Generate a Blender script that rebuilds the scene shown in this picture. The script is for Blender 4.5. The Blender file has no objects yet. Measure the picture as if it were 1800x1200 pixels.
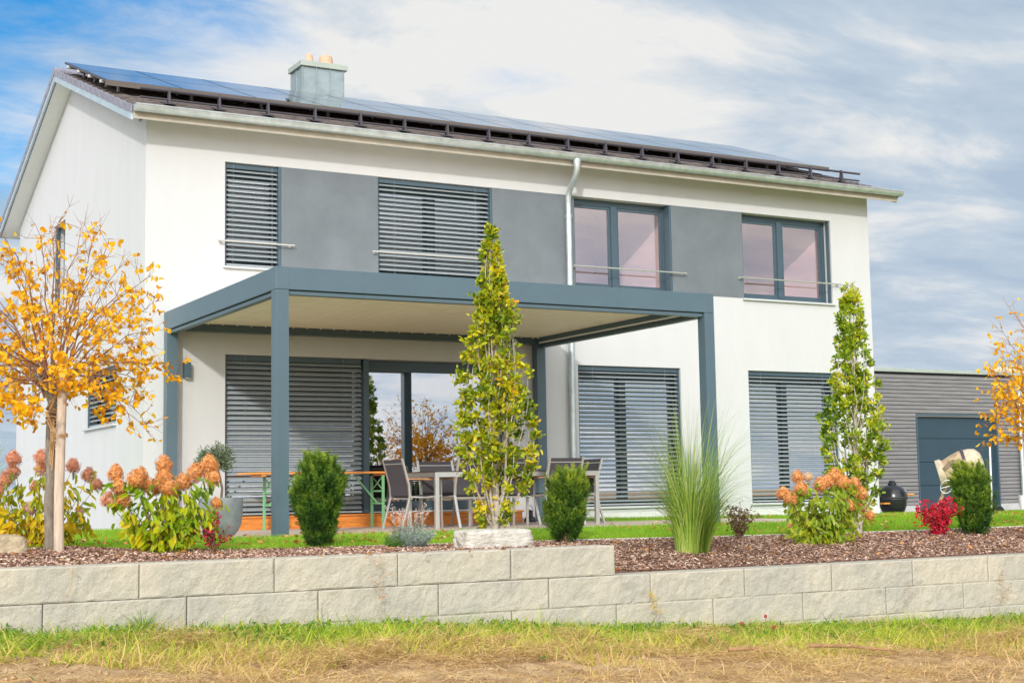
import bpy, math, random
import numpy as np
from mathutils import Matrix, Vector
rad = math.radians
C = bpy.context.scene.collection
sc = bpy.context.scene

# ------------------------------------------------------------------ camera
yaw, pitch, roll = rad(29.107), rad(5.881), rad(0.951)
fwd = Vector((math.sin(yaw)*math.cos(pitch), math.cos(yaw)*math.cos(pitch), math.sin(pitch)))
right0 = Vector((math.cos(yaw), -math.sin(yaw), 0)); down0 = fwd.cross(right0)
right = right0*math.cos(roll) + down0*math.sin(roll)
down = -right0*math.sin(roll) + down0*math.cos(roll)
cam = bpy.data.objects.new('camera', bpy.data.cameras.new('camera'))
cam.matrix_world = Matrix(((right.x, -down.x, -fwd.x, -5.124), (right.y, -down.y, -fwd.y, -19.417), (right.z, -down.z, -fwd.z, 0.47), (0, 0, 0, 1)))
cam.data.lens = 50.93; cam.data.sensor_width = 36; cam.data.clip_end = 3000; cam.data.clip_start = 0.05
C.objects.link(cam); sc.camera = cam

# ------------------------------------------------------------------ light
SUN = Vector((-0.70, -1.0, 0.49)).normalized()      # towards the sun
sd = bpy.data.lights.new('sun', 'SUN'); sd.energy = 2.35; sd.angle = rad(2.5); sd.color = (1.0, 0.955, 0.89)
so = bpy.data.objects.new('sun', sd); so.rotation_euler = SUN.to_track_quat('Z', 'Y').to_euler(); C.objects.link(so)
sc.view_settings.view_transform = 'Standard'; sc.view_settings.look = 'None'
sc.view_settings.exposure = 0.02; sc.view_settings.gamma = 1.0

w = bpy.data.worlds.new('World'); sc.world = w; w.use_nodes = True
nt = w.node_tree; N = nt.nodes; N.clear(); LK = nt.links.new
def nd(t, **k):
    n = N.new(t)
    for a, b in k.items(): setattr(n, a, b)
    return n
sky = nd('ShaderNodeTexSky', sky_type='NISHITA', sun_disc=False)
sky.sun_elevation = math.asin(SUN.z); sky.sun_rotation = math.atan2(SUN.x, SUN.y)
sky.air_density = 1.0; sky.dust_density = 0.6; sky.ozone_density = 2.5
hs = nd('ShaderNodeHueSaturation'); hs.inputs['Saturation'].default_value = 1.5
LK(sky.outputs[0], hs.inputs['Color'])
b1 = nd('ShaderNodeBackground'); b1.inputs['Strength'].default_value = 0.15; LK(hs.outputs[0], b1.inputs['Color'])
tc = nd('ShaderNodeTexCoord'); sep = nd('ShaderNodeSeparateXYZ'); LK(tc.outputs['Generated'], sep.inputs[0])
def mth(op, a, b=None, c=None, clamp=False):
    n = nd('ShaderNodeMath', operation=op, use_clamp=clamp)
    for i, v in enumerate((a, b, c)):
        if v is None: continue
        if isinstance(v, (int, float)): n.inputs[i].default_value = v
        else: LK(v, n.inputs[i])
    return n.outputs[0]
zc = mth('MAXIMUM', sep.outputs[2], 0.0); den = mth('ADD', zc, 0.16)
cb = nd('ShaderNodeCombineXYZ'); LK(mth('DIVIDE', sep.outputs[0], den), cb.inputs[0]); LK(mth('DIVIDE', sep.outputs[1], den), cb.inputs[1]); cb.inputs[2].default_value = 3.7
def noise(vec, scale, det, dist=0.0, rough=0.55):
    n = nd('ShaderNodeTexNoise'); n.inputs['Scale'].default_value = scale; n.inputs['Detail'].default_value = det
    n.inputs['Distortion'].default_value = dist; n.inputs['Roughness'].default_value = rough
    if vec is not None: LK(vec, n.inputs['Vector'])
    return n.outputs[0]
mpv = nd('ShaderNodeMapping'); mpv.inputs['Scale'].default_value = (0.8, 1.25, 1); mpv.inputs['Rotation'].default_value = (0, 0, 0.5); LK(cb.outputs[0], mpv.inputs[0])
big = noise(mpv.outputs[0], 0.9, 3.0, 0.2); fine = noise(mpv.outputs[0], 3.4, 9.0, 0.25, 0.62)
# clear patch of sky in the direction of the roof's left end (a real break in the cloud), elsewhere cloudy
vd = nd('ShaderNodeVectorMath', operation='DOT_PRODUCT'); LK(tc.outputs['Generated'], vd.inputs[0])
pd = Vector((math.sin(rad(9))*math.cos(rad(24)), math.cos(rad(9))*math.cos(rad(24)), math.sin(rad(24)))); vd.inputs[1].default_value = pd
clear = mth('MULTIPLY', mth('SUBTRACT', vd.outputs['Value'], 0.963, clamp=True), 1/0.03, clamp=True)
cov = mth('ADD', mth('MULTIPLY', big, 0.55), mth('MULTIPLY', fine, 0.75))
cov = mth('SUBTRACT', mth('ADD', cov, 0.30), mth('MULTIPLY', clear, 0.42))
cr = nd('ShaderNodeValToRGB'); cr.color_ramp.elements[0].position = 0.40; cr.color_ramp.elements[1].position = 0.80; LK(cov, cr.inputs[0])
cr.color_ramp.interpolation = 'EASE'
vs0 = nd('ShaderNodeVectorMath', operation='DOT_PRODUCT'); LK(tc.outputs['Generated'], vs0.inputs[0]); vs0.inputs[1].default_value = SUN
whiten = mth('MULTIPLY', mth('MAXIMUM', vs0.outputs['Value'], 0.0), 0.22)
# cloud colour: white tops, pale blue-grey veils
shade = noise(mpv.outputs[0], 2.1, 9.0, 0.35, 0.6)
vd2 = nd('ShaderNodeVectorMath', operation='DOT_PRODUCT'); LK(tc.outputs['Generated'], vd2.inputs[0])
pd2 = Vector((math.sin(rad(25))*math.cos(rad(17)), math.cos(rad(25))*math.cos(rad(17)), math.sin(rad(17)))); vd2.inputs[1].default_value = pd2
bright = mth('MULTIPLY', mth('SUBTRACT', vd2.outputs['Value'], 0.972, clamp=True), 36.0, clamp=True)
cc = nd('ShaderNodeValToRGB'); LK(mth('ADD', mth('ADD', shade, whiten), mth('MULTIPLY', bright, 0.15)), cc.inputs[0])
cc.color_ramp.elements[0].position = 0.42; cc.color_ramp.elements[0].color = (0.43, 0.54, 0.67, 1)
cc.color_ramp.elements[1].position = 0.66; cc.color_ramp.elements[1].color = (0.84, 0.84, 0.83, 1)
e = cc.color_ramp.elements.new(0.53); e.color = (0.54, 0.63, 0.73, 1)
b2 = nd('ShaderNodeBackground'); LK(cc.outputs[0], b2.inputs['Color'])
# thin cloud is brighter towards the sun
vs_ = nd('ShaderNodeVectorMath', operation='DOT_PRODUCT'); LK(tc.outputs['Generated'], vs_.inputs[0]); vs_.inputs[1].default_value = SUN
glow = mth('POWER', mth('MAXIMUM', vs_.outputs['Value'], 0.0), 1.5); LK(mth('MULTIPLY_ADD', glow, 2.7, 1.0), b2.inputs['Strength'])
mx = nd('ShaderNodeMixShader'); LK(cr.outputs[0], mx.inputs[0]); LK(b1.outputs[0], mx.inputs[1]); LK(b2.outputs[0], mx.inputs[2])
wo = nd('ShaderNodeOutputWorld'); LK(mx.outputs[0], wo.inputs[0])

# ------------------------------------------------------------------ materials
def newmat(name):
    m = bpy.data.materials.new(name); m.use_nodes = True
    return m, m.node_tree, m.node_tree.nodes['Principled BSDF']
def mat(name, col, rough=0.6, metal=0.0, var=0.0, vs=4.0, col2=None, bump=0.0, bs=60.0, stretch=None, spec=0.5, det=6.0, bd=0.02):
    m, t, p = newmat(name)
    p.inputs['Base Color'].default_value = (*col, 1); p.inputs['Roughness'].default_value = rough
    p.inputs['Metallic'].default_value = metal; p.inputs['Specular IOR Level'].default_value = spec
    L = t.links.new
    tcn = t.nodes.new('ShaderNodeTexCoord'); v = tcn.outputs['Object']
    if stretch:
        mp = t.nodes.new('ShaderNodeMapping'); mp.inputs['Scale'].default_value = stretch; L(v, mp.inputs[0]); v = mp.outputs[0]
    if var or col2:
        n = t.nodes.new('ShaderNodeTexNoise'); n.inputs['Scale'].default_value = vs; n.inputs['Detail'].default_value = det; n.inputs['Roughness'].default_value = 0.65; L(v, n.inputs['Vector'])
        r = t.nodes.new('ShaderNodeValToRGB'); L(n.outputs[0], r.inputs[0])
        c2 = col2 or tuple(min(1, c*(1+var)) for c in col); c1 = col if col2 else tuple(c*(1-var) for c in col)
        r.color_ramp.elements[0].position = 0.35; r.color_ramp.elements[0].color = (*c1, 1)
        r.color_ramp.elements[1].position = 0.65; r.color_ramp.elements[1].color = (*c2, 1)
        L(r.outputs[0], p.inputs['Base Color'])
    if bump:
        n2 = t.nodes.new('ShaderNodeTexNoise'); n2.inputs['Scale'].default_value = bs; n2.inputs['Detail'].default_value = 5; L(v, n2.inputs['Vector'])
        b = t.nodes.new('ShaderNodeBump'); b.inputs['Strength'].default_value = bump; b.inputs['Distance'].default_value = bd; L(n2.outputs[0], b.inputs['Height']); L(b.outputs[0], p.inputs['Normal'])
    return m
def leafmat(name, cols, trans=0.35, rough=0.5, spec=0.3):
    """colour of each leaf picked from its own random number 'rnd'"""
    m, t, p = newmat(name); L = t.links.new
    a = t.nodes.new('ShaderNodeAttribute'); a.attribute_name = 'rnd'
    r = t.nodes.new('ShaderNodeValToRGB'); L(a.outputs['Fac'], r.inputs[0])
    r.color_ramp.elements[0].position = 0; r.color_ramp.elements[0].color = (*cols[0], 1)
    r.color_ramp.elements[1].position = 1; r.color_ramp.elements[1].color = (*cols[-1], 1)
    for i, c in enumerate(cols[1:-1]):
        e = r.color_ramp.elements.new((i+1)/(len(cols)-1)); e.color = (*c, 1)
    L(r.outputs[0], p.inputs['Base Color']); p.inputs['Roughness'].default_value = rough; p.inputs['Specular IOR Level'].default_value = spec
    if trans:
        tr = t.nodes.new('ShaderNodeBsdfTranslucent'); L(r.outputs[0], tr.inputs['Color'])
        mxs = t.nodes.new('ShaderNodeMixShader'); mxs.inputs[0].default_value = trans
        L(p.outputs[0], mxs.inputs[1]); L(tr.outputs[0], mxs.inputs[2]); L(mxs.outputs[0], t.nodes['Material Output'].inputs[0])
    return m
def glassmat(name, tint, refl=0.35, rough=0.0):
    m, t, p = newmat(name); L = t.links.new; t.nodes.remove(p)
    tr = t.nodes.new('ShaderNodeBsdfTransparent'); tr.inputs[0].default_value = (*tint, 1)
    gl = t.nodes.new('ShaderNodeBsdfGlossy'); gl.inputs['Roughness'].default_value = rough; gl.inputs[0].default_value = (0.93, 0.95, 1.0, 1)
    lw = t.nodes.new('ShaderNodeLayerWeight'); lw.inputs[0].default_value = 0.5
    pw = t.nodes.new('ShaderNodeMath'); pw.operation = 'POWER'; pw.inputs[1].default_value = 4.0; L(lw.outputs['Facing'], pw.inputs[0])
    ma = t.nodes.new('ShaderNodeMath'); ma.operation = 'MULTIPLY_ADD'; ma.inputs[1].default_value = 1-refl; ma.inputs[2].default_value = refl; ma.use_clamp = True
    L(pw.outputs[0], ma.inputs[0])
    mxs = t.nodes.new('ShaderNodeMixShader'); L(ma.outputs[0], mxs.inputs[0]); L(tr.outputs[0], mxs.inputs[1]); L(gl.outputs[0], mxs.inputs[2])
    L(mxs.outputs[0], t.nodes['Material Output'].inputs[0])
    return m
PLASTER = mat('white_plaster', (0.518, 0.524, 0.530), 0.9, bump=0.45, bs=150, bd=0.006, col2=(0.540, 0.546, 0.552), vs=1.6, stretch=(1.6, 1.6, .5), spec=0.2, det=9)
SOFFIT = mat('soffit_paint', (0.74, 0.76, 0.72), 0.8, var=0.02)
BAND = mat('grey_render', (0.150, 0.172, 0.190), 0.9, bump=0.5, bs=150, bd=0.006, var=0.10, vs=1.5, spec=0.2)
ANTH = mat('anthracite_aluminium', (0.075, 0.122, 0.152), 0.38, var=0.04, vs=3)
ANTHD = mat('anthracite_frame', (0.05, 0.085, 0.11), 0.35, var=0.05, vs=3)
SLAT = mat('blind_aluminium', (0.33, 0.37, 0.39), 0.42, metal=0.1, var=0.05, vs=9)
ZINC = mat('zinc_sheet', (0.52, 0.58, 0.59), 0.36, metal=0.55, var=0.14, vs=6, bump=0.08, bs=14, bd=0.01)
ZINCP = mat('zinc_flashing', (0.42, 0.50, 0.55), 0.45, metal=0.35, var=0.08, vs=4)
TILE = mat('roof_tile', (0.13, 0.105, 0.095), 0.8, var=0.3, vs=9, bump=0.5, bs=90)
VERGE = mat('verge_tile', (0.22, 0.22, 0.27), 0.7, var=0.15, vs=7, bump=0.3, bs=60)
SNOW = mat('snow_guard_metal', (0.05, 0.045, 0.055), 0.45, var=0.1)
SOLAR = mat('solar_glass', (0.01, 0.03, 0.08), 0.03, spec=1.0)
for k_, v_ in (('Coat Weight', 0.55), ('Coat IOR', 1.55), ('Coat Roughness', 0.02)): SOLAR.node_tree.nodes['Principled BSDF'].inputs[k_].default_value = v_
ZINCC = mat('chimney_zinc', (0.27, 0.33, 0.345), 0.45, metal=0.35, var=0.12, vs=5)
ALU = mat('raw_aluminium', (0.55, 0.55, 0.53), 0.4, metal=0.6)
SILVER = mat('brushed_steel', (0.62, 0.61, 0.58), 0.34, metal=0.8, var=0.06, vs=5, stretch=(40, 40, 2))
SILL = mat('window_sill', (0.55, 0.58, 0.58), 0.45, metal=0.2)
CREAM = mat('roof_lamella_cream', (0.90, 0.80, 0.65), 0.5, var=0.03)
POT = mat('chimney_clay', (0.52, 0.34, 0.23), 0.8, var=0.12, vs=10, bump=0.2)
CAPM = mat('chimney_cap_sheet', (0.36, 0.41, 0.36), 0.5, metal=0.2, var=0.06)
GLASS = glassmat('window_glass', (0.84, 0.84, 0.85), 0.45)
GLASSP = glassmat('window_glass_rosy', (1.0, 0.92, 0.925), 0.17)
GLASSD = glassmat('door_glass', (0.70, 0.72, 0.74), 0.36)
ROOM = mat('room_paint', (0.50, 0.46, 0.43), 0.9, var=0.05)
ROOML = mat('light_room_paint', (0.90, 0.83, 0.80), 0.9)
ROOMD = mat('room_dark', (0.10, 0.10, 0.10), 0.9, var=0.2)
LARCH = mat('orange_timber_step', (0.62, 0.21, 0.035), 0.45, var=0.25, vs=3, stretch=(1.5, 14, 14), bump=0.1, bs=20)
MORT = mat('wall_core', (0.20, 0.19, 0.17), 0.95)

# ------------------------------------------------------------------ mesh helpers
def wloc(o):
    v = Vector((0, 0, 0))
    while o is not None: v = v + o.location; o = o.parent
    return v
def npobj(name, V, F, mats, parent=None, rnd=None, mi=None, smooth=False):
    V = np.asarray(V, float).reshape(-1, 3)
    if parent is not None: V = V - np.array(wloc(parent))
    if not isinstance(F, (list, tuple)) or (len(F) and isinstance(F[0], (int,))): F = [F]
    me = bpy.data.meshes.new(name)
    me.vertices.add(len(V)); me.vertices.foreach_set('co', V.astype(np.float32).ravel())
    F = [np.asarray(f, int) for f in F if len(f)]
    idx = np.concatenate([f.ravel() for f in F]); tot = np.concatenate([np.full(len(f), f.shape[1]) for f in F])
    start = np.concatenate([[0], np.cumsum(tot)[:-1]])
    me.loops.add(len(idx)); me.loops.foreach_set('vertex_index', idx.astype(np.int32))
    me.polygons.add(len(tot)); me.polygons.foreach_set('loop_start', start.astype(np.int32)); me.polygons.foreach_set('loop_total', tot.astype(np.int32))
    if not isinstance(mats, (list, tuple)): mats = [mats]
    for m in mats: me.materials.append(m)
    if mi is not None: me.polygons.foreach_set('material_index', np.asarray(mi, np.int32))
    me.polygons.foreach_set('use_smooth', np.full(len(tot), bool(smooth)))
    me.update(calc_edges=True)
    if rnd is not None:
        a = me.attributes.new('rnd', 'FLOAT', 'FACE'); a.data.foreach_set('value', np.asarray(rnd, np.float32))
    me.validate()
    o = bpy.data.objects.new(name, me); C.objects.link(o)
    if parent is not None: o.parent = parent
    return o
def tag(o, label=None, cat=None, group=None, kind=None):
    for k, v in (('label', label), ('category', cat), ('group', group), ('kind', kind)):
        if v: o[k] = v
    return o
def thing(name, loc, label, cat, group=None):
    o = bpy.data.objects.new(name, None); o.empty_display_size = 0.2; C.objects.link(o); o.location = loc
    return tag(o, label, cat, group)
BOXF = [(0, 3, 2, 1), (4, 5, 6, 7), (0, 1, 5, 4), (1, 2, 6, 5), (2, 3, 7, 6), (3, 0, 4, 7)]
class MB:
    def __init__(s): s.v = []; s.f = []; s.m = []
    def hexa(s, p, m=0):
        b = len(s.v); s.v += [tuple(q) for q in p]; s.f += [tuple(b+i for i in f) for f in BOXF]; s.m += [m]*6; return s
    def box(s, x0, x1, y0, y1, z0, z1, m=0):
        return s.hexa([(x0, y0, z0), (x1, y0, z0), (x1, y1, z0), (x0, y1, z0), (x0, y0, z1), (x1, y0, z1), (x1, y1, z1), (x0, y1, z1)], m)
    def poly(s, pts, m=0):
        b = len(s.v); s.v += [tuple(q) for q in pts]; s.f.append(tuple(range(b, b+len(pts)))); s.m.append(m); return s
    def bar(s, a, b, w, h, m=0, up=(0, 0, 1)):
        a = Vector(a); b = Vector(b); d = (b-a).normalized(); u = Vector(up)
        if abs(d.dot(u)) > 0.98: u = Vector((0, 1, 0))
        sd_ = d.cross(u).normalized()*(w/2); u2 = sd_.cross(d).normalized()*(h/2)
        return s.hexa([a-sd_-u2, b-sd_-u2, b+sd_-u2, a+sd_-u2, a-sd_+u2, b-sd_+u2, b+sd_+u2, a+sd_+u2], m)
    def tube(s, pts, r, n=10, m=0, caps=True):
        pts = [Vector(p) for p in pts]; rs = r if isinstance(r, (list, tuple)) else [r]*len(pts)
        t = (pts[1]-pts[0]).normalized(); u = t.orthogonal().normalized(); b0 = len(s.v)
        for i, p in enumerate(pts):
            d = (pts[min(i+1, len(pts)-1)]-pts[max(i-1, 0)]).normalized()
            u = (u - d*u.dot(d)).normalized(); v = d.cross(u)
            for k in range(n):
                a = 2*math.pi*k/n; s.v.append(tuple(p + (u*math.cos(a)+v*math.sin(a))*rs[i]))
        for i in range(len(pts)-1):
            for k in range(n):
                a = b0+i*n+k; b = b0+i*n+(k+1) % n; s.f.append((a, b, b+n, a+n)); s.m.append(m)
        if caps:
            s.f.append(tuple(b0+k for k in range(n))[::-1]); s.m.append(m)
            e_ = b0+(len(pts)-1)*n; s.f.append(tuple(e_+k for k in range(n))); s.m.append(m)
        return s
    def lathe(s, prof, org, n=28, m=0, axis=(0, 0, 1)):
        ax = Vector(axis).normalized(); u = ax.orthogonal().normalized(); v = ax.cross(u); o = Vector(org); b0 = len(s.v)
        for r, z in prof:
            for k in range(n):
                a = 2*math.pi*k/n; s.v.append(tuple(o+ax*z+(u*math.cos(a)+v*math.sin(a))*r))
        for i in range(len(prof)-1):
            for k in range(n):
                a = b0+i*n+k; b = b0+i*n+(k+1) % n; s.f.append((a, b, b+n, a+n)); s.m.append(m)
        return s
    def build(s, name, mats, parent=None, smooth=False, bevel=0.0, sub=0):
        off = wloc(parent) if parent is not None else Vector((0, 0, 0))
        me = bpy.data.meshes.new(name); me.from_pydata([tuple(Vector(p)-off) for p in s.v], [], s.f)
        if not isinstance(mats, (list, tuple)): mats = [mats]
        for mm in mats: me.materials.append(mm)
        me.polygons.foreach_set('material_index', s.m); me.polygons.foreach_set('use_smooth', [smooth]*len(s.f)); me.update()
        o = bpy.data.objects.new(name, me); C.objects.link(o)
        if parent is not None: o.parent = parent
        if bevel:
            b = o.modifiers.new('bevel', 'BEVEL'); b.width = bevel; b.segments = 2; b.limit_method = 'ANGLE'; b.angle_limit = rad(40)
        if smooth:
            try: me.set_sharp_from_angle(angle=rad(38))
            except Exception: pass
        return o
# numpy noise
def vnoise(P, seed=0):
    P = np.asarray(P, float); i = np.floor(P).astype(np.int64); f = P-i; f = f*f*(3-2*f)
    def h(a, b, c):
        n = (a*374761393 + b*668265263 + c*2147483647 + seed*974711) & 0xffffffff
        n = ((n ^ (n >> 13))*1274126177) & 0xffffffff
        return ((n ^ (n >> 16)) & 0xffff)/65535.0
    r = 0
    for dx in (0, 1):
        for dy in (0, 1):
            for dz in (0, 1):
                wgt = (f[..., 0] if dx else 1-f[..., 0])*(f[..., 1] if dy else 1-f[..., 1])*(f[..., 2] if dz else 1-f[..., 2])
                r = r+wgt*h(i[..., 0]+dx, i[..., 1]+dy, i[..., 2]+dz)
    return r
def fbm(P, o=4, seed=0):
    P = np.asarray(P, float); a = 0.5; r = 0
    for k in range(o): r = r+a*vnoise(P*(2**k)+k*17.3, seed+k); a *= 0.5
    return r
def grid(X, Y, Z):
    n, m = X.shape; V = np.stack([X, Y, Z], -1).reshape(-1, 3)
    i = np.arange((n-1)*m).reshape(n-1, m)[:, :-1].ravel()
    return V, np.stack([i, i+m, i+m+1, i+1], 1)

# ------------------------------------------------------------------ house
house = thing('house', (0, 0, 0), 'white two-storey house with grey window band, dark gabled roof and solar panels', 'house')
DEP, WID = 9.12, 13.08; RS = 0.363
def zs(y): return 5.51+RS*(y+0.44)           # underside of the front roof slope
RY = 4.56; ZR = zs(RY)
UP = [(1.118, 1.955, 3.66, 5.14), (3.45, 5.385, 3.66, 5.14), (6.855, 8.75, 3.66, 5.14), (10.215, 12.19, 3.66, 5.14)]
LO = [(1.13, 5.62, 0.18, 2.42), (6.87, 8.85, 0.20, 2.43), (10.25, 12.2, 0.20, 2.43)]
def wall_xz(name, rect, holes, y, dy, parent, m, swap=False):
    """a wall slab with openings and their reveals; swap=True puts it in the x=const plane"""
    x0, x1, z0, z1 = rect
    xs = sorted({x0, x1, *[h[0] for h in holes], *[h[1] for h in holes]}); zz = sorted({z0, z1, *[h[2] for h in holes], *[h[3] for h in holes]})
    b = MB()
    def P(x, yy, z): return (yy, x, z) if swap else (x, yy, z)
    for i in range(len(xs)-1):
        for j in range(len(zz)-1):
            cx, cz = (xs[i]+xs[i+1])/2, (zz[j]+zz[j+1])/2
            if any(h[0] < cx < h[1] and h[2] < cz < h[3] for h in holes): continue
            for yy in (y, y+dy): b.poly([P(xs[i], yy, zz[j]), P(xs[i+1], yy, zz[j]), P(xs[i+1], yy, zz[j+1]), P(xs[i], yy, zz[j+1])])
    for h in list(holes)+[rect]:
        a0, a1, c0, c1 = h
        for q in (((a0, c0), (a1, c0)), ((a1, c0), (a1, c1)), ((a1, c1), (a0, c1)), ((a0, c1), (a0, c0))):
            b.poly([P(q[0][0], y, q[0][1]), P(q[1][0], y, q[1][1]), P(q[1][0], y+dy, q[1][1]), P(q[0][0], y+dy, q[0][1])])
    return b.build(name, m, parent)
wall_xz('front_wall', (0.0, WID, -0.3, zs(0)-0.004), UP+LO, 0.0, 0.36, house, PLASTER)
GH = [(5.08, 5.98, 3.66, 5.115), (1.49, 3.4, 1.53, 2.38), (5.5, 6.4, 0.9, 2.4)]
wall_xz('gable_wall', (0.363, DEP-0.36, -0.3, 5.14), GH, 0.0, 0.36, house, PLASTER, swap=True)
b = MB()
for X in (0.0, 0.355):    # gable triangle
    b.poly([(X, 0.363, 5.14), (X, DEP, 5.14), (X, DEP, zs(0)-0.004), (X, RY, ZR-0.01), (X, 0.363, zs(0.363)-0.004)])
b.poly([(0, DEP-0.36, -0.3), (0, DEP, -0.3), (0, DEP, 5.14), (0, DEP-0.36, 5.14)])
b.build('gable_wall', PLASTER, house)
b = MB()
b.poly([(WID, 0, -0.3), (WID, DEP, -0.3), (WID, DEP, zs(0)), (WID, RY, ZR-0.01), (WID, 0, zs(0)-.004)]); b.poly([(0, DEP, -0.3), (WID, DEP, -0.3), (WID, DEP, zs(0)), (0, DEP, zs(0))])
b.build('rear_wall', PLASTER, house)
for x0, x1 in ((1.958, 3.447), (5.388, 6.852), (8.753, 10.212)):
    b = MB(); b.box(x0, x1, -0.004, 0.05, 3.66, 5.14); b.build('facade_panel', BAND, house)
PLM = mat('plinth_render', (0.62, 0.62, 0.60), 0.9, var=0.06)
for x0, x1 in ((0.02, 1.1), (5.9, WID-.01)): b = MB(); b.box(x0, x1, -0.006, 0.0, -0.1, 0.10); b.build('plinth', PLM, house)

def slats(x0, x1, z0, z1, y, tilt, P, m=0, pitch=0.0705, wdt=0.082):
    b = MB(); z = z1-0.10; c, s_ = math.cos(tilt)*wdt/2, math.sin(tilt)*wdt/2
    while z > z0+0.05:
        j = random.uniform(-0.0015, 0.0015)
        # gently crowned slat: two facets
        for (ya, za, yb, zb) in ((y-c, z-s_+j, y, z+0.006+j), (y, z+0.006+j, y+c, z+s_+j)):
            b.hexa([P(x0, ya, za), P(x1, ya, za), P(x1, yb, zb), P(x0, yb, zb), P(x0, ya, za+0.004), P(x1, ya, za+0.004), P(x1, yb, zb+0.004), P(x0, yb, zb+0.004)], m)
        z -= pitch
    def bx(a0, a1, y0, y1, c0, c1):
        b.hexa([P(a0, y0, c0), P(a1, y0, c0), P(a1, y1, c0), P(a0, y1, c0), P(a0, y0, c1), P(a1, y0, c1), P(a1, y1, c1), P(a0, y1, c1)], m)
    bx(x0, x1, y-0.035, y+0.035, z0+0.008, z0+0.032)
    L = x1-x0; k = 2 if L < 2.2 else 4
    for i in range(k):
        cx = x0+L*((i+0.5)/k if k > 2 else (0.14, 0.86)[i]); bx(cx-0.0015, cx+0.0015, y-0.047, y-0.046, z0+0.02, z1-0.02)
    return b
def window(name, x0, x1, z0, z1, mull, parent, glass, blind=None, tilt=0.0, sill=True, rail=None, swap=False, depth=0.17, flush=False, door=False):
    y = 0.0
    P = (lambda a, yy, c: (yy, a, c)) if swap else (lambda a, yy, c: (a, yy, c))
    def bx(b, a0, a1, y0, y1, c0, c1, m=0):
        return b.hexa([P(a0, y0, c0), P(a1, y0, c0), P(a1, y1, c0), P(a0, y1, c0), P(a0, y0, c1), P(a1, y0, c1), P(a1, y1, c1), P(a0, y1, c1)], m)
    fr = MB(); yf = y+depth; fw = 0.065; eps = 0.004
    bx(fr, x0+eps, x0+fw, yf, yf+0.07, z0+eps, z1-eps); bx(fr, x1-fw, x1-eps, yf, yf+0.07, z0+eps, z1-eps)
    bx(fr, x0+fw+.001, x1-fw-.001, yf, yf+0.07, z0+eps, z0+fw+(0.10 if door else 0)); bx(fr, x0+fw+.001, x1-fw-.001, yf, yf+0.07, z1-fw-(0.10 if (blind or door) else 0.03), z1-eps)
    xm = [x0+fw] + [m_ for m_ in mull] + [x1-fw]
    for m_ in mull: bx(fr, m_-0.055, m_+0.055, yf-0.012, yf+0.06, z0+fw, z1-fw)
    # guide rails of the blind
    bx(fr, x1-0.03, x1-0.006, 0.03, 0.10, z0+0.01, z1-0.006); bx(fr, x0+0.006, x0+0.03, 0.03, 0.10, z0+0.01, z1-0.006)
    if flush: bx(fr, x1-0.05, x1-0.002, -0.006, yf-.002, z0+.004, z1-.004)
    f = fr.build('window' if not door else 'patio_door', ANTHD, parent, bevel=0.004)
    for i in range(len(xm)-1):
        a0 = xm[i]+(0.055 if i else 0); a1 = xm[i+1]-(0.055 if i < len(xm)-2 else 0); lo = z0+fw+(0.10 if door else 0); hi = z1-fw-(0.10 if (blind or door) else 0.03)
        if not door:     # sash frame
            s_ = MB()
            for q in ((a0, a0+.045, lo, hi), (a1-.045, a1, lo, hi), (a0+.045, a1-.045, lo, lo+.05), (a0+.045, a1-.045, hi-.045, hi)): bx(s_, q[0]+.001, q[1]-.001, yf+0.018, yf+0.062, q[2]+.001, q[3]-.001)
            s_.build('sash', ANTHD, f); a0 += .045; a1 -= .045; lo += .05; hi -= .045
        g = MB(); bx(g, a0, a1, yf+0.036, yf+0.042, lo, hi); g.build('pane', glass, f)
    if blind:
        for (bx0, bx1) in blind: slats(bx0+0.02, bx1-0.02, z0+0.01, z1-0.0, y+0.085, tilt, P).build('blind', SLAT, f)
        h = MB(); bx(h, blind[0][0]+.03, blind[-1][1]-.03, 0.05, 0.12, z1-0.075, z1-0.005); h.build('blind_box', ANTHD, f)
    if sill:
        s_ = MB(); bx(s_, x0-0.03, x1+0.03, -0.05, depth, z0-0.035, z0-0.004+0.0); s_.build('sill', SILL, f, bevel=0.004)
    if rail:
        r = MB(); zr = rail[2]
        r.tube([(rail[0], -0.075, zr), (rail[1], -0.075, zr)], 0.0135, 10)
        for q in (rail[0]+0.05, rail[1]-0.05): r.tube([(q, -0.075, zr), (q, 0.0, zr)], 0.010, 8); r.lathe([(0.0, -0.008), (0.026, -0.008), (0.026, 0.0)], (q, -0.0, zr), 12, axis=(0, 1, 0))
        r.build('guard_rail', SILVER, f, smooth=True)
    return f
random.seed(3)
window('window', *UP[0], [], house, GLASS, blind=[(1.118, 1.955)], tilt=rad(33), rail=(1.0, 2.12, 4.0), flush=True)
window('window', *UP[1], [4.38], house, GLASS, blind=[(3.45, 5.385)], tilt=rad(31), rail=(3.33, 5.50, 4.0), flush=True)
window('window', *UP[2], [7.72], house, GLASSP, rail=(6.78, 8.98, 4.0), flush=True)
window('window', *UP[3], [11.16], house, GLASSP, rail=(10.08, 12.33, 4.0))
window('window', *LO[1], [7.78], house, GLASS, blind=[(6.87, 8.85)], tilt=rad(20))
window('window', *LO[2], [11.12], house, GLASS, blind=[(10.25, 12.2)], tilt=rad(20))
window('window', *GH[0], [], house, GLASS, swap=True)
window('window', *GH[1], [], house, GLASS, blind=[(1.49, 3.4)], tilt=rad(30), swap=True)
window('window', *GH[2], [], house, GLASS, blind=[(5.5, 6.4)], tilt=rad(30), swap=True)
window('patio_door', 1.13, 5.62, 0.18, 2.42, [3.26], house, GLASSD, blind=[(1.13, 3.215)], tilt=rad(38), sill=False, door=True, depth=0.19)
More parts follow.
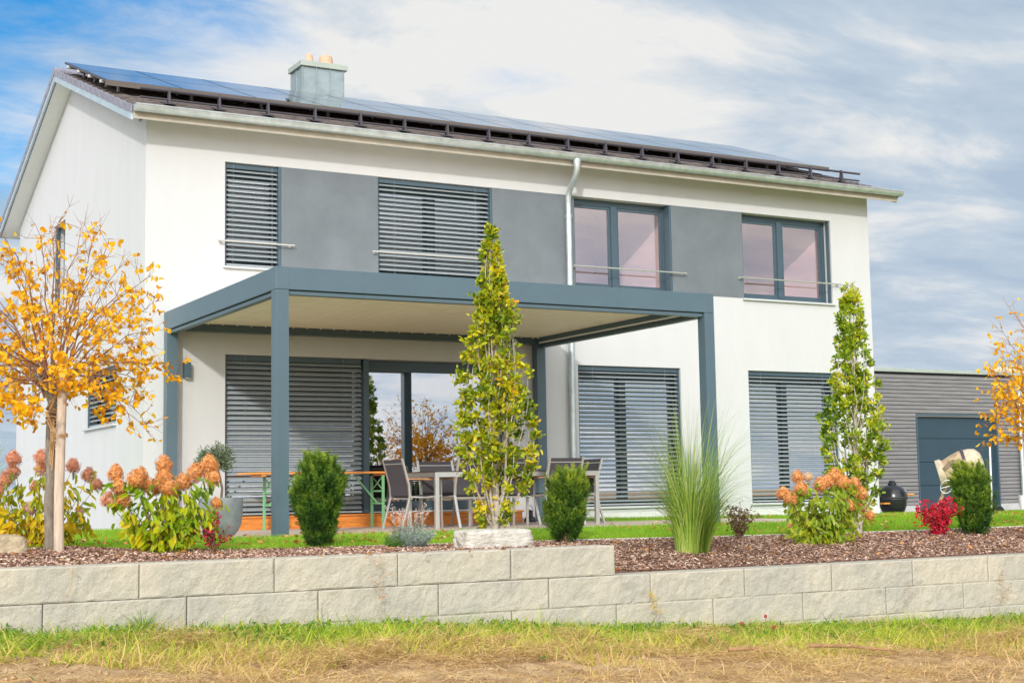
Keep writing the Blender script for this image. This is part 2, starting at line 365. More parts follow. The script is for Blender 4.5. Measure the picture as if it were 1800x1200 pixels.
b = MB(); b.box(3.218, 3.30, 0.02, 0.19, 0.19, 2.412); b.build('door_post', ANTHD, house, bevel=0.004)
b = MB(); b.box(3.31, 5.60, 0.06, 0.17, 0.186, 0.205); b.build('door_threshold', SILL, house)
b = MB()
xx = 1.15
while xx < 5.6:
    b.box(xx, min(xx+1.498, 5.64), -0.32, -0.30, -0.02, 0.155); xx += 1.5
b.box(1.13, 5.66, -0.34, 0.02, 0.157, 0.182)
b.box(1.15, 5.64, -0.29, 0.0, -0.02, 0.15)
b.build('wooden_step', LARCH, house, bevel=0.003)
# rooms behind the glass
def room(x0, x1, y0, y1, z0, z1, m, mf):
    b = MB()
    b.poly([(x0, y1, z0), (x1, y1, z0), (x1, y1, z1), (x0, y1, z1)]); b.poly([(x0, y0, z0), (x0, y1, z0), (x0, y1, z1), (x0, y0, z1)]); b.poly([(x1, y0, z0), (x1, y1, z0), (x1, y1, z1), (x1, y0, z1)])
    b.poly([(x0, y0, z1), (x1, y0, z1), (x1, y1, z1), (x0, y1, z1)]); b.poly([(x0, y0, z0), (x1, y0, z0), (x1, y1, z0), (x0, y1, z0)], 1)
    b.build('room_interior', [m, mf], house)
for (x0, x1, z0, z1) in UP[:2]: room(x0-.4, x1+.4, 0.365, 3.2, 2.95, 5.45, ROOM, ROOMD)
for (x0, x1, z0, z1) in UP[2:]: room(x0-.5, x1+.05, 0.365, 2.5, 2.95, 5.35, ROOML, ROOML)
room(0.7, 6.3, 0.366, 5.0, 0.18, 2.6, ROOM, ROOMD); room(6.5, 9.3, 0.366, 4.0, 0.18, 2.6, ROOM, ROOMD); room(9.7, 12.6, 0.366, 4.0, 0.18, 2.6, ROOM, ROOMD)
# dark sideboard and chairs seen low inside the patio door
b = MB(); b.box(3.5, 5.2, 1.2, 1.7, 0.19, 0.62); b.box(3.55, 3.9, 1.3, 1.5, 0.63, 0.86, 1); b.box(4.0, 4.9, 1.35, 1.5, 0.63, 0.80)
b.build('sideboard', [mat('dark_furniture', (0.02, 0.02, 0.025), 0.5), mat('teal_fabric', (0.03, 0.20, 0.28), 0.7)], house, bevel=0.01)
# white drapes behind the two unshaded upper windows
def drape(x0, x1, y, z0, z1, m, name='curtain'):
    n = 90; xs_ = np.linspace(x0, x1, n); ys_ = y+0.03*np.sin(xs_*38)+0.012*np.sin(xs_*91)
    V, F = grid(np.repeat(xs_[:, None], 2, 1), np.repeat(ys_[:, None], 2, 1), np.repeat(np.array([[z0, z1]]), n, 0))
    npobj(name, V, F, m, house, smooth=True)
CURT = leafmat('sheer_curtain', [(0.75, 0.74, 0.70), (0.75, 0.74, 0.70)], 0.5, 0.9)


# roof ------------------------------------------------------------
XL, XR = -0.30, 13.38
roof = MB()       # rafters/soffit slab
for sgn in (1, -1):
    def Y(y): return y if sgn == 1 else 2*RY-y
    a, c = -0.44, RY
    p = [(XL+.03, Y(a), zs(a)), (XR-.03, Y(a), zs(a)), (XR-.03, Y(c), ZR), (XL+.03, Y(c), ZR)]
    q = [(x, y_, z+0.11) for x, y_, z in p]; roof.hexa(p+q if sgn == 1 else [p[3], p[2], p[1], p[0], q[3], q[2], q[1], q[0]])
rf = roof.build('roof', SOFFIT, house)
t = MB(); n = 15; rr = random.Random(7)
for sgn in (1, -1):
    for i in range(n):
        ya = -0.46+i*5.02/n; yb = min(ya+5.02/n+0.06, RY)
        for k in range(46):
            xa = XL+0.0+k*(XR-XL)/46; xb = xa+(XR-XL)/46-0.002; dz = rr.uniform(-.003, .003)
            def Z(y_, o): return zs(y_)+o+dz
            yy = (lambda q: q) if sgn == 1 else (lambda q: 2*RY-q)
            xm_ = (xa+xb)/2
            for (u0, u1, o0, o1) in ((xa, xm_, .165, .150), (xm_, xb, .150, .165)):
                P4 = [(u0, yy(ya), Z(ya, .13)), (u1, yy(ya), Z(ya, .13)), (u1, yy(yb), Z(yb, .11)), (u0, yy(yb), Z(yb, .11)),
                      (u0, yy(ya), Z(ya, o0)), (u1, yy(ya), Z(ya, o1)), (u1, yy(yb), Z(yb, o1-.03)), (u0, yy(yb), Z(yb, o0-.03))]
                t.hexa(P4)
t.build('roof_tiles', TILE, rf)
for X0, X1 in ((XL-.035, XL-.008), (XR+.008, XR+.035)):
    v = MB()
    for sgn in (1, -1):
        for i in range(15):
            ya = -0.47+i*5.02/15; yb = ya+5.02/15+0.02
            yy = (lambda q: q) if sgn == 1 else (lambda q: 2*RY-q)
            o = 0.012*(i % 2)*0
            P4 = [(X0, yy(ya), zs(ya)+.075), (X1, yy(ya), zs(ya)+.075), (X1, yy(yb), zs(yb)+.062), (X0, yy(yb), zs(yb)+.062),
                  (X0, yy(ya), zs(ya)+.185), (X1, yy(ya), zs(ya)+.185), (X1, yy(yb), zs(yb)+.168), (X0, yy(yb), zs(yb)+.168)]
            v.hexa(P4)
    v.build('verge_tiles', VERGE, rf, bevel=0.004)
r = MB(); r.tube([(XL-.04, RY, ZR+0.135), (XR+.04, RY, ZR+0.135)], 0.075, 14); r.build('ridge_tiles', VERGE, rf, smooth=True)
for X0, X1 in ((XL-.025, XL+.005), (XR-.005, XR+.025)):
    fb = MB()
    for sgn in (1, -1):
        yy = (lambda q: q) if sgn == 1 else (lambda q: 2*RY-q)
        a, c = -0.445, RY
        fb.hexa([(X0, yy(a), zs(a)-.03), (X1, yy(a), zs(a)-.03), (X1, yy(c), ZR-.03), (X0, yy(c), ZR-.03), (X0, yy(a), zs(a)+.073), (X1, yy(a), zs(a)+.073), (X1, yy(c), ZR+.073), (X0, yy(c), ZR+.073)])
    fb.build('barge_board', ZINCP, rf)
EVM = mat('eaves_timber', (0.42, 0.385, 0.32), 0.7, var=0.1)
for ya_, yb_ in ((-.455, -.441), (2*RY+.441, 2*RY+.455)): e = MB(); e.box(XL+.006, XR-.006, ya_, yb_, zs(-.44)-.012, zs(-.44)+.10); e.build('eaves_board', EVM, rf)
# gutter
def gutter(y, z, name):
    b = MB(); prof = [(math.cos(a)*0.078, math.sin(a)*0.078) for a in np.linspace(math.pi, 2*math.pi, 13)]
    prof = [(-0.088, 0.008), (-0.088, -0.004)]+prof+[(0.076, 0.03)]
    for x0, x1 in ((XL+.0, XR+.02),):
        n = len(prof); base = len(b.v)
        for X in (x0, x1):
            for (py_, pz_) in prof: b.v.append((X, y+py_, z+pz_))
        for i in range(n-1): b.f.append((base+i, base+i+1, base+n+i+1, base+n+i)); b.m.append(0)
        for X in (x0, x1): b.poly([(X, y+p_[0], z+p_[1]) for p_ in prof[2:]])
    b.tube([(x0, y-.084, z+.006), (x1, y-.084, z+.006)], 0.009, 8)
    x = x0+0.35
    while x < x1:
        pts = [(x, y+math.cos(a)*0.082, z+math.sin(a)*0.082) for a in np.linspace(math.pi, 2*math.pi, 9)]
        for i in range(8):
            p_, q_ = pts[i], pts[i+1]; b.hexa([(x-.014, p_[1], p_[2]), (x+.014, p_[1], p_[2]), (x+.014, q_[1], q_[2]), (x-.014, q_[1], q_[2]), (x-.014, (p_[1]-y)*.96+y, (p_[2]-z)*.96+z), (x+.014, (p_[1]-y)*.96+y, (p_[2]-z)*.96+z), (x+.014, (q_[1]-y)*.96+y, (q_[2]-z)*.96+z), (x-.014, (q_[1]-y)*.96+y, (q_[2]-z)*.96+z)])
        x += 0.735
    return b.build(name, ZINC, house, smooth=True)
gutter(-0.535, 5.655, 'gutter')
# downpipe
dpx = 6.705
b = MB()
b.lathe([(0.062, 0.0), (0.062, -0.05), (0.046, -0.13)], (6.60, -0.535, 5.60), 18)
pts = [(6.60, -0.535, 5.50), (6.60, -0.535, 5.44), (6.615, -.49, 5.385), (6.64, -.40, 5.33), (6.675, -.22, 5.23), (6.70, -.12, 5.16), (dpx, -0.085, 5.08), (dpx, -0.085, 4.80)]
b.tube(pts, 0.046, 16, caps=False)
b.tube([(dpx, -0.085, 4.82), (dpx, -0.085, 0.02)], 0.048, 18)
for z in (4.80, 2.05): b.tube([(dpx, -0.085, z-.05), (dpx, -0.085, z+.0)], 0.056, 18); b.tube([(dpx, -.085, z-.02), (dpx, 0.0, z-.02)], .012, 8)
b.build('downpipe', ZINC, house, smooth=True)
# snow guard
b = MB(); ys = 0.55; zr_ = zs(ys)+0.17
b.tube([(0.05, ys-.03, zr_+.165), (13.42, ys-.03, zr_+.165)], 0.020, 10); b.tube([(0.05, ys-.03, zr_+.035), (13.40, ys-.03, zr_+.035)], 0.016, 10)
x = 0.46
while x < 13.2:
    b.hexa([(x-.018, ys-.08, zr_-.05), (x+.018, ys-.08, zr_-.05), (x+.018, ys+.03, zr_-.01), (x-.018, ys+.03, zr_-.01), (x-.012, ys-.055, zr_+.19), (x+.012, ys-.055, zr_+.19), (x+.012, ys-.005, zr_+.20), (x-.012, ys-.005, zr_+.20)])
    b.hexa([(x-.09, ys-.14, zr_-.055), (x+.09, ys-.14, zr_-.055), (x+.09, ys+.12, zr_+.035), (x-.09, ys+.12, zr_+.035), (x-.09, ys-.14, zr_-.045), (x+.09, ys-.14, zr_-.045), (x+.09, ys+.12, zr_+.045), (x-.09, ys+.12, zr_+.045)])
    x += 0.736
b.build('snow_guard', SNOW, house, bevel=0.003)
# solar panels
xa0, xb0 = -0.25, 13.31; NM = 12; pw = (xb0-xa0)/NM
def arr(y): return 6.475+0.3625*(y-1.263)
pr_ = MB(); 
for row, (y0, y1) in enumerate(((1.263, 2.70), (2.72, 4.15))):
    for i in range(NM):
        b = MB(); x0 = xa0+i*pw+.006; x1 = xa0+(i+1)*pw-.006
        def Q(x, y, o): return (x, y, arr(y)+o)
        b.hexa([Q(x0, y0, -.035), Q(x1, y0, -.035), Q(x1, y1, -.035), Q(x0, y1, -.035), Q(x0, y0, 0), Q(x1, y0, 0), Q(x1, y1, 0), Q(x0, y1, 0)], 0)
        b.poly([Q(x0+.012, y0+.012, .002), Q(x1-.012, y0+.012, .002), Q(x1-.012, y1-.012, .002), Q(x0+.012, y1-.012, .002)], 1)
        b.build('solar_panel', [SNOW, SOLAR], house)
b = MB()
for y in (1.6, 2.35, 3.1, 3.85):
    b.box(xa0-.02, xb0+.05, y-.02, y+.02, arr(y)-.08, arr(y)-.038); 
    x = xa0+.25
    while x < xb0-.15: b.box(x-.015, x+.015, y-.05, y+.01, zs(y)+.13, arr(y)-.075); x += 1.1
b.build('panel_rail', ALU, house)
b = MB(); b.box(xa0-.015, xb0+.02, 1.243, 1.258, arr(1.263)-.085, arr(1.263)-.004); b.build('array_skirt', mat('brown_skirt', (.10, .08, .065), .6), house)
# chimney
ch = MB(); cx0, cx1, cy0, cy1 = 3.985, 4.775, 4.50, 5.06
ch.box(cx0, cx1, cy0, cy1, 6.9, 8.11)
for x in (cx0+.0, cx0+.26, cx0+.52, cx1-.0): ch.box(x-.008, x+.008, cy0-.022, cy0-.001, 6.9, 8.10)
for y in (cy0+.02, cy0+.27, cy1-.02): ch.box(cx0-.022, cx0-.001, y-.008, y+.008, 6.9, 8.10)
cm = ch.build('chimney', ZINCC, house)
b = MB(); b.box(cx0-.045, cx1+.065, cy0-.05, cy1+.06, 8.105, 8.205); b.build('chimney_cap', CAPM, cm, bevel=0.006)
b = MB(); b.lathe([(0.0, .0), (0.092, 0), (0.062, .205), (0.05, .22), (0.0, .18)], (4.22, 4.78, 8.20), 20); b.build('chimney_pot', POT, cm, smooth=True)
b = MB(); b.lathe([(0.0, .0), (0.145, 0), (0.120, .19), (0.10, .225), (0.0, .19)], (4.546, 4.78, 8.20), 24); b.build('chimney_pot', POT, cm, smooth=True)
lp = thing('wall_lamp', (0.575, 0, 2.18), 'small slim anthracite wall lamp on the white wall left of the blinds', 'lamp')
b = MB(); b.box(0.53, 0.62, -.10, -.001, 2.075, 2.285); b.build('lamp_housing', ANTHD, lp, bevel=.004)
b = MB(); b.box(0.545, 0.605, -.085, -.02, 2.066, 2.0745); b.build('lamp_lens', mat('frosted_lens', (.7, .7, .68), .4), lp)

# ------------------------------------------------------------------ pergola
PX0, PX1, PY0, PY1, PZ0, PZ1 = 0.265, 6.20, -4.45, -0.02, 2.71, 2.96
pg = thing('pergola', (PX0, PY0, 0), 'anthracite aluminium terrace pergola with flat cream lamella roof', 'pergola')
PW = 0.15
for (x, y, lab) in ((PX0, PY0, None), (PX1-PW, PY0, None), (PX0, PY1-PW, None), (PX1-PW-.02, PY1-PW, None)):
    b = MB(); b.box(x, x+PW, y, y+PW, -0.02, PZ0-.002)
    for k in (0.035, 0.075, 0.115): b.box(x+k-.002, x+k+.002, y-.0025, y, 0, PZ0-.004)
    b.build('post', ANTH, pg, bevel=0.004)
def beam(x0, x1, y0, y1):
    b = MB(); b.box(x0, x1, y0, y1, PZ0, PZ1); return b.build('beam', ANTH, pg, bevel=0.005)
beam(PX0, PX1, PY0, PY0+.15); beam(PX0, PX1, PY1-.15, PY1); beam(PX0, PX0+.15, PY0+.152, PY1-.152); beam(PX1-.15, PX1, PY0+.152, PY1-.152)
b = MB()
b.box(PX0+PW+.01, PX1-PW-.01, PY0+.03, PY0+.12, PZ0-.052, PZ0-.008); b.box(PX0+.03, PX0+.12, PY0+PW+.01, PY1-PW-.01, PZ0-.052, PZ0-.008)
b.box(PX1-.12, PX1-.03, PY0+PW+.01, PY1-PW-.01, PZ0-.052, PZ0-.008)
b.build('screen_guide', ANTH, pg, bevel=0.003)
# cream lamellas running front to back
x = PX0+.16; b = MB()
while x < PX1-.17:
    x2 = min(x+.203, PX1-.155)
    b.box(x, x2-.004, PY0+.16, PY1-.16, PZ0+.10, PZ0+.125); b.box(x2-.012, x2-.004, PY1-.19, PY1-.16, PZ0+.085, PZ0+.10); x += .205
b.build('lamella_roof', CREAM, pg)
b = MB(); b.box(PX0+.16, PX1-.16, PY1-.158, PY1-.152, PZ0, PZ0+.095); b.build('inner_gutter', ANTHD, pg)
b = MB(); b.box(PX1-.162, PX1-.153, PY0+.2, PY1-.2, PZ0+.008, PZ0+.03); b.build('light_strip', mat('strip_diffuser', (.75, .76, .76), .4), pg)
for (x, y) in ((PX0, PY0), (PX1-.15, PY0), (PX0, PY1-.15)):
    b = MB(); b.box(x-.0015, x+.1515, y-.0015, y+.1515, PZ0+.001, PZ1+.0015)
    b.build('corner_cap', ANTH, pg, bevel=.004)
b = MB()
for k in range(9):
    for z in (PZ0+.03, PZ1-.03): b.lathe([(0, 0), (.006, 0), (.006, .0025), (0, .003)], (PX0+.4+k*.64, PY0, z), 8, axis=(0, -1, 0))
b.build('rivets', ANTHD, pg)['kind'] = 'stuff'
# ------------------------------------------------------------------ garage
GY = 6.5
CLAD = mat('grey_cladding', (0.19, 0.185, 0.185), 0.75, var=0.22, vs=2.2, stretch=(0.5, 8, 8), bump=0.1, bs=30)
gar = thing('garage', (16.0, GY, -.2), 'low flat-roofed garage clad in grey horizontal boards right of the house', 'garage')
b = MB(); b.box(13.2, 20.46, GY+.03, GY+7, -.4, 3.16); b.box(23.2, 27, GY+.03, GY+7, -.4, 3.16); b.box(20.46, 23.2, GY+.03, GY+7, 2.14, 3.16); b.box(20.46, 23.2, GY+.4, GY+7, -.4, 2.14)
b.build('wall', mat('board_backing', (0.02, 0.02, 0.022), 0.9), gar)
b = MB(); z = -0.03; k = 0
while z < 3.10:
    segs = [(13.2, 20.45), (23.22, 27)] if z+.085 < 2.15 else [(13.2, 27.0)]
    for x0, x1 in segs:
        x = x0 + (0 if len(segs) > 1 else 0); rr = random.Random(k)
        while x < x1:
            x2 = min(x+rr.choice((4.0, 3.4, 2.7)), x1); b.box(x, x2-.003, GY, GY+.024, z+rr.uniform(0, .002), z+.078); x = x2
    z += 0.0925; k += 1
b.build('cladding', CLAD, gar)
b = MB(); b.box(13.2, 27.05, GY-.05, GY+7.05, 3.165, 3.25); b.build('roof_edge', CAPM, gar, bevel=.008)
b = MB(); b.box(13.2, 20.45, GY-.012, GY+.02, -.35, -.04); b.box(23.2, 27, GY-.012, GY+.02, -.35, -.04); b.build('plinth', mat('garage_plinth', (.42, .42, .41), .9, var=.1), gar)
b = MB()
for i in range(4):
    z0 = -.14+i*.57; b.box(20.50, 23.16, GY+.09, GY+.13, z0+.004, min(z0+.566, 2.12))
gd = b.build('garage_door', mat('garage_door_paint', (0.020, 0.048, 0.068), .5, var=.06, vs=2, bump=.12, bs=200), gar, bevel=.006)
b = MB(); b.box(20.455, 20.498, GY-.01, GY+.15, -.14, 2.17); b.box(23.165, 23.21, GY-.01, GY+.15, -.14, 2.17); b.box(20.50, 23.163, GY-.01, GY+.15, 2.125, 2.17); b.build('door_frame', ANTHD, gar)
b = MB(); b.tube([(23.92, GY-.10, -.1), (23.92, GY-.10, 2.75), (23.92, GY-.06, 2.95)], .052, 16); b.box(23.80, 24.04, GY-.16, GY-.03, 2.72, 2.98)
for z in (.9, 2.2): b.tube([(23.92, GY-.1, z), (23.92, GY-.1, z+.05)], .06, 16)
b.build('downpipe', ZINC, gar, smooth=True)
b = MB(); b.lathe([(0, 0), (.03, 0), (.03, .05), (0, .05)], (18.9, GY-.05, 1.02), 10, axis=(0, 1, 0)); b.box(18.86, 18.94, GY-.09, GY-.001, .94, 1.0)
b.build('garden_tap', mat('tap_red', (.30, .04, .05), .4), gar, smooth=True)

# neighbour's house far behind
nb = thing('neighbour_house', (52, 30, -.3), 'distant pale house whose grey eaves show above the garage roof behind the autumn leaves', 'house')
b = MB(); b.box(51.6, 60, 30, 33, -.5, 6.25); b.build('wall', mat('pale_yellow_render', (.72, .62, .42), .9), nb)
b = MB(); b.hexa([(50.9, 29.2, 6.2), (60.8, 29.2, 6.2), (60.8, 33.5, 6.2), (54.5, 33.5, 6.2), (50.9, 29.2, 6.42), (60.8, 29.2, 6.42), (60.8, 33.5, 6.42), (54.5, 33.5, 6.42)])
b.hexa([(50.9, 29.2, 6.423), (60.8, 29.2, 6.423), (60.8, 33.5, 6.423), (54.5, 33.5, 6.423), (53.6, 31.0, 7.0), (60, 31.0, 7.0), (60, 31.4, 7.0), (53.8, 31.4, 7.0)]); b.build('roof', mat('grey_hip_roof', (.22, .22, .23), .8, var=.15), nb)
b = MB(); b.box(52, 53.2, 29.96, 30.02, 3.4, 4.8); b.build('window', ANTHD, nb)

# ------------------------------------------------------------------ surfaces
EX = [-30, -2.38, -1.89, -1.14, -.39, -.13, .29, 2.45, 4.73, 6.89, 9.17, 40]
EY = [-6.4, -6.6, -6.79, -7.14, -7.365, -7.465, -7.33, -6.91, -6.72, -6.62, -6.6, -6.6]
EZ = [.06, .055, .02, .0, 0, 0, -.01, -.035, -.065, -.08, -.08, -.08]
def ey(x): return np.interp(x, EX, EY)
def ez(x): return np.interp(x, EX, EZ)
def lawn_z(x, y):
    t = np.clip((y-ey(x))/2.0, 0, 1); zi = np.interp(x, [-30, 6, 14, 40], [.03, .02, -.06, -.12]); return ez(x)*(1-t)+zi*t
def mulch_z(x, y):
    e = ez(x); yw = -8.78; zw = np.interp(x, [1.60, 1.64, 2.3], [-.01, -.215, -.240])
    t = np.clip((ey(x)-y)/(ey(x)-yw), 0, 1.2)
    return e+(zw-e)*t**1.4+.012*np.sin(x*3.1+y*2)*np.sin(y*4.3+x)*np.minimum(t*3, 1)*(1-np.minimum(t, 1))
def ground_z(x, y):
    zg = np.interp(x, [-40, -3.34, -2.18, -.87, .6, 2.28, 4.2, 6.45, 12, 40], [-.4, -.457, -.51, -.55, -.636, -.751, -.841, -.90, -1.0, -1.2])
    return zg-.012*np.clip(-9.05-y, 0, 12)
rng = np.random.default_rng(11)
def rnorm(v): return v/np.maximum(np.linalg.norm(v, axis=-1, keepdims=True), 1e-9)

# field in front of the wall, reaching the horizon on every side (one sheet)
xs = np.concatenate([np.linspace(-600, -12, 20), np.arange(-11, -5, .5), np.arange(-5, 11, .045), np.arange(11, 20, .6), np.linspace(21, 600, 20)])
ysg = np.concatenate([np.linspace(-600, -22, 16), np.arange(-21, -14, .5), np.arange(-14, -9.0, .045), [-8.95, -8.86], [-8.84, 0, 40, 600]])
X, Y = np.meshgrid(xs, ysg, indexing='ij'); Z = ground_z(X, Y)
P3 = np.stack([X, Y, X*0], -1)
dz = (fbm(P3*2.2, 3, 1)-.45)*.09+(fbm(P3*9, 3, 5)-.45)*.055*(np.clip(-9.5-Y, 0, 1))
Z = Z+dz*np.clip((-9.02-Y)*3, 0, 1)
Z = np.where(Y > -8.85, -.42, Z)
DIRT = mat('dry_soil', (0.30, 0.17, 0.08), 0.95, col2=(0.60, 0.42, 0.23), vs=6, bump=0.9, bs=45, bd=.03, spec=.1, det=10)
V, F = grid(X, Y, Z); o = npobj('dirt_ground', V, F, DIRT, smooth=True); tag(o, kind='structure')
# yard behind
YARD = mat('yard_gravel', (.42, .40, .37), .95, var=.15, vs=14, bump=.4, bs=60)
V, F = grid(*np.meshgrid(np.array([-200., 200.]), np.array([-6.0, 500.]), indexing='ij'), np.full((2, 2), -.21)); tag(npobj('yard_ground', V, F, YARD), kind='structure')
# lawn base
def lawn_ymax(x): return np.interp(x, [-30, -.6, 0, 13, 15, 17, 40], [.9, .9, 0.9, 0.9, 0.6, 0.2, 0.2])
U, Wt = np.meshgrid(np.linspace(-5, 32, 420), np.linspace(0, 1, 160), indexing='ij'); YY = ey(U)+(lawn_ymax(U)-ey(U))*Wt
LAWNM = mat('lawn_turf', (.13, .26, .02), .95, col2=(.22, .38, .04), vs=30, bump=.3, bs=200)
LZ = lawn_z(U, YY); LZ = np.where((U > -.22) & (U < 6.55) & (YY > -4.5) & (YY < .1) | (U > -.22) & (U < 8.65) & (YY > -4.5) & (YY < -1.5) | (U > .05) & (U < 13.0) & (YY > .05), -.15, LZ)
V, F = grid(U, YY, LZ); tag(npobj('lawn', V, F, LAWNM, smooth=True), kind='structure')
# mulch bed base
U, Wt = np.meshgrid(np.r_[np.linspace(-14, 1.5, 190), np.arange(1.52, 2.5, .012), np.linspace(2.52, 32, 330)], np.linspace(-.03, 1.0, 60), indexing='ij'); yw = np.where(U < 1.62, -8.80, -8.80)
YY = ey(U)+(yw-ey(U))*Wt
MUL = mat('bark_mulch_bed', (.12, .06, .04), .95, col2=(.34, .20, .14), vs=55, bump=1.0, bs=110, bd=.03)
ZZ = mulch_z(U, YY)-.004; U = np.c_[U, U[:, -1:]]; YY = np.c_[YY, YY[:, -1:]+.002]; ZZ = np.c_[ZZ, np.full((len(U), 1), -.40)]
V, F = grid(U, YY, ZZ); tag(npobj('mulch_bed', V, F, MUL, smooth=True), kind='structure')
# patio
PAT = mat('patio_boards', (.58, .46, .39), .6, var=.14, vs=2, stretch=(.6, 6, 6), bump=.1, bs=20)
b = MB()
y = -4.62
while y < -.01:
    x1 = 6.6 if y > -1.5 else 8.7
    b.box(-.25, x1, y, min(y+.136, -.006), -.06, 0.0); y += .142
tag(b.build('patio', PAT), kind='structure')

# kerb of the bed on the right
b = MB(); KX = [.0]+[.16+i*1.0 for i in range(17)]
KERB = mat('kerb_stone', (.60, .57, .49), .9, var=.08, vs=10, bump=.2, bs=80)
for i in range(1, len(KX)):
    xa, xb = KX[i-1], KX[i]-.006
    ya, yb = float(ey(xa)), float(ey(xb)); za, zb = float(ez(xa)), float(ez(xb))
    b.hexa([(xa, ya-.03, za-.12), (xb, yb-.03, zb-.12), (xb, yb+.03, zb-.12), (xa, ya+.03, za-.12), (xa, ya-.03, za+.014), (xb, yb-.03, zb+.014), (xb, yb+.03, zb+.014), (xa, ya+.03, za+.014)])
o = b.build('kerb', KERB, bevel=.006); tag(o, kind='structure')

# ------------------------------------------------------------------ retaining wall
m, t, p = newmat('split_face_block'); L = t.links.new
tcn = t.nodes.new('ShaderNodeTexCoord')
def nz(scale, det, rg=.6):
    n = t.nodes.new('ShaderNodeTexNoise'); n.inputs['Scale'].default_value = scale; n.inputs['Detail'].default_value = det; n.inputs['Roughness'].default_value = rg; L(tcn.outputs['Object'], n.inputs['Vector']); return n
r1 = t.nodes.new('ShaderNodeValToRGB'); L(nz(2.2, 6).outputs[0], r1.inputs[0])
r1.color_ramp.elements[0].position = .38; r1.color_ramp.elements[0].color = (.40, .385, .34, 1); r1.color_ramp.elements[1].position = .62; r1.color_ramp.elements[1].color = (.485, .45, .38, 1)
vo = t.nodes.new('ShaderNodeTexVoronoi'); vo.inputs['Scale'].default_value = 75; L(tcn.outputs['Object'], vo.inputs['Vector'])
lt = t.nodes.new('ShaderNodeMath'); lt.operation = 'LESS_THAN'; lt.inputs[1].default_value = .16; L(vo.outputs['Distance'], lt.inputs[0])
mixc = t.nodes.new('ShaderNodeMixRGB'); L(r1.outputs[0], mixc.inputs[1]); mixc.inputs[2].default_value = (.80, .79, .74, 1)
mm2 = t.nodes.new('ShaderNodeMath'); mm2.operation = 'MULTIPLY'; mm2.inputs[1].default_value = .65; L(lt.outputs[0], mm2.inputs[0]); L(mm2.outputs[0], mixc.inputs[0])
att = t.nodes.new('ShaderNodeAttribute'); att.attribute_name = 'rnd'
mt = t.nodes.new('ShaderNodeMixRGB'); mt.blend_type = 'MULTIPLY'; mt.inputs[0].default_value = 1; L(mixc.outputs[0], mt.inputs[1])
rr2 = t.nodes.new('ShaderNodeValToRGB'); L(att.outputs['Fac'], rr2.inputs[0]); rr2.color_ramp.elements[0].color = (.93, .92, .90, 1); rr2.color_ramp.elements[1].color = (1.0, .97, .92, 1); L(rr2.outputs[0], mt.inputs[2])
# damp dirt splashed up from the soil and dark blotches
n3 = nz(5, 8, .7); r3 = t.nodes.new('ShaderNodeValToRGB'); L(n3.outputs[0], r3.inputs[0]); r3.color_ramp.elements[0].position = .60; r3.color_ramp.elements[0].color = (1, 1, 1, 1); r3.color_ramp.elements[1].position = .72; r3.color_ramp.elements[1].color = (.55, .47, .36, 1)
mt2 = t.nodes.new('ShaderNodeMixRGB'); mt2.blend_type = 'MULTIPLY'; mt2.inputs[0].default_value = .6; L(mt.outputs[0], mt2.inputs[1]); L(r3.outputs[0], mt2.inputs[2])
L(mt2.outputs[0], p.inputs['Base Color']); p.inputs['Roughness'].default_value = .95; p.inputs['Specular IOR Level'].default_value = .2
bp = t.nodes.new('ShaderNodeBump'); bp.inputs['Strength'].default_value = .8; bp.inputs['Distance'].default_value = .012; L(nz(45, 8, .7).outputs[0], bp.inputs['Height']); L(bp.outputs[0], p.inputs['Normal'])
BLOCK = m
Vs, Fs, Rn = [], [], []; off = 0
def block(x0, x1, zt, y0=-9.05, dp=.25, fine=True):
    global off
    g = .004; x0 += g; x1 -= g; zb = zt-.25+g*1.2; h = zt-zb
    nx, nz_ = (80, 22) if fine else (8, 4)
    u = np.linspace(0, 1, nx); v = np.linspace(0, 1, nz_); Uu, Vv = np.meshgrid(u, v, indexing='ij')
    Xx = x0+(x1-x0)*Uu; Zz = zb+h*Vv
    Pn = np.stack([Xx, Zz, Xx*0+zt*7.3], -1)
    d = (fbm(Pn*16, 4, 3)-.45)*.019+(fbm(Pn*4, 2, 8)-.4)*.010
    edge = np.minimum(np.minimum(Uu, 1-Uu)*(x1-x0), np.minimum(Vv, 1-Vv)*h); ef = np.clip(edge/.009, 0, 1)
    Yy = y0-d*ef+.005*(1-ef)
    V1, F1 = grid(Xx, Yy, Zz); rv = random.random()
    Vs.append(V1); Fs.append(F1+off); Rn.append(np.full(len(F1), rv)); off += len(V1)
    # top, sides
    t_ = np.stack([np.stack([Xx[:, -1], Yy[:, -1], Zz[:, -1]], -1), np.stack([Xx[:, -1], np.full(nx, y0+dp), Zz[:, -1]], -1)], 1)
    V1, F1 = grid(t_[..., 0], t_[..., 1], t_[..., 2]); Vs.append(V1); Fs.append(F1+off); Rn.append(np.full(len(F1), rv)); off += len(V1)
    for s_ in (0, -1):
        t_ = np.stack([np.stack([Xx[s_], Yy[s_], Zz[s_]], -1), np.stack([Xx[s_], np.full(nz_, y0+dp), Zz[s_]], -1)], 1)
        V1, F1 = grid(t_[..., 0], t_[..., 1], t_[..., 2]); Vs.append(V1); Fs.append(F1+off); Rn.append(np.full(len(F1), rv)); off += len(V1)
random.seed(5)
for k in range(-2, 14):       # top course, left stretch, ends at x = 1.609
    x1 = 1.609-k*1.004
    if k >= 0: block(x1-1.004, x1, 0.0, fine=x1 > -4.5)
for row, (x_ref, zt, xlim) in enumerate(((.956, -.25, 14), (.605, -.50, 14), (.956, -.75, 14), (.605, -1.0, 14))):
    k = -12
    while x_ref+k*1.006 < xlim:
        xa = x_ref+k*1.006; block(xa, xa+1.006, zt+(.004*row), fine=-5 < xa < 8.5); k += 1
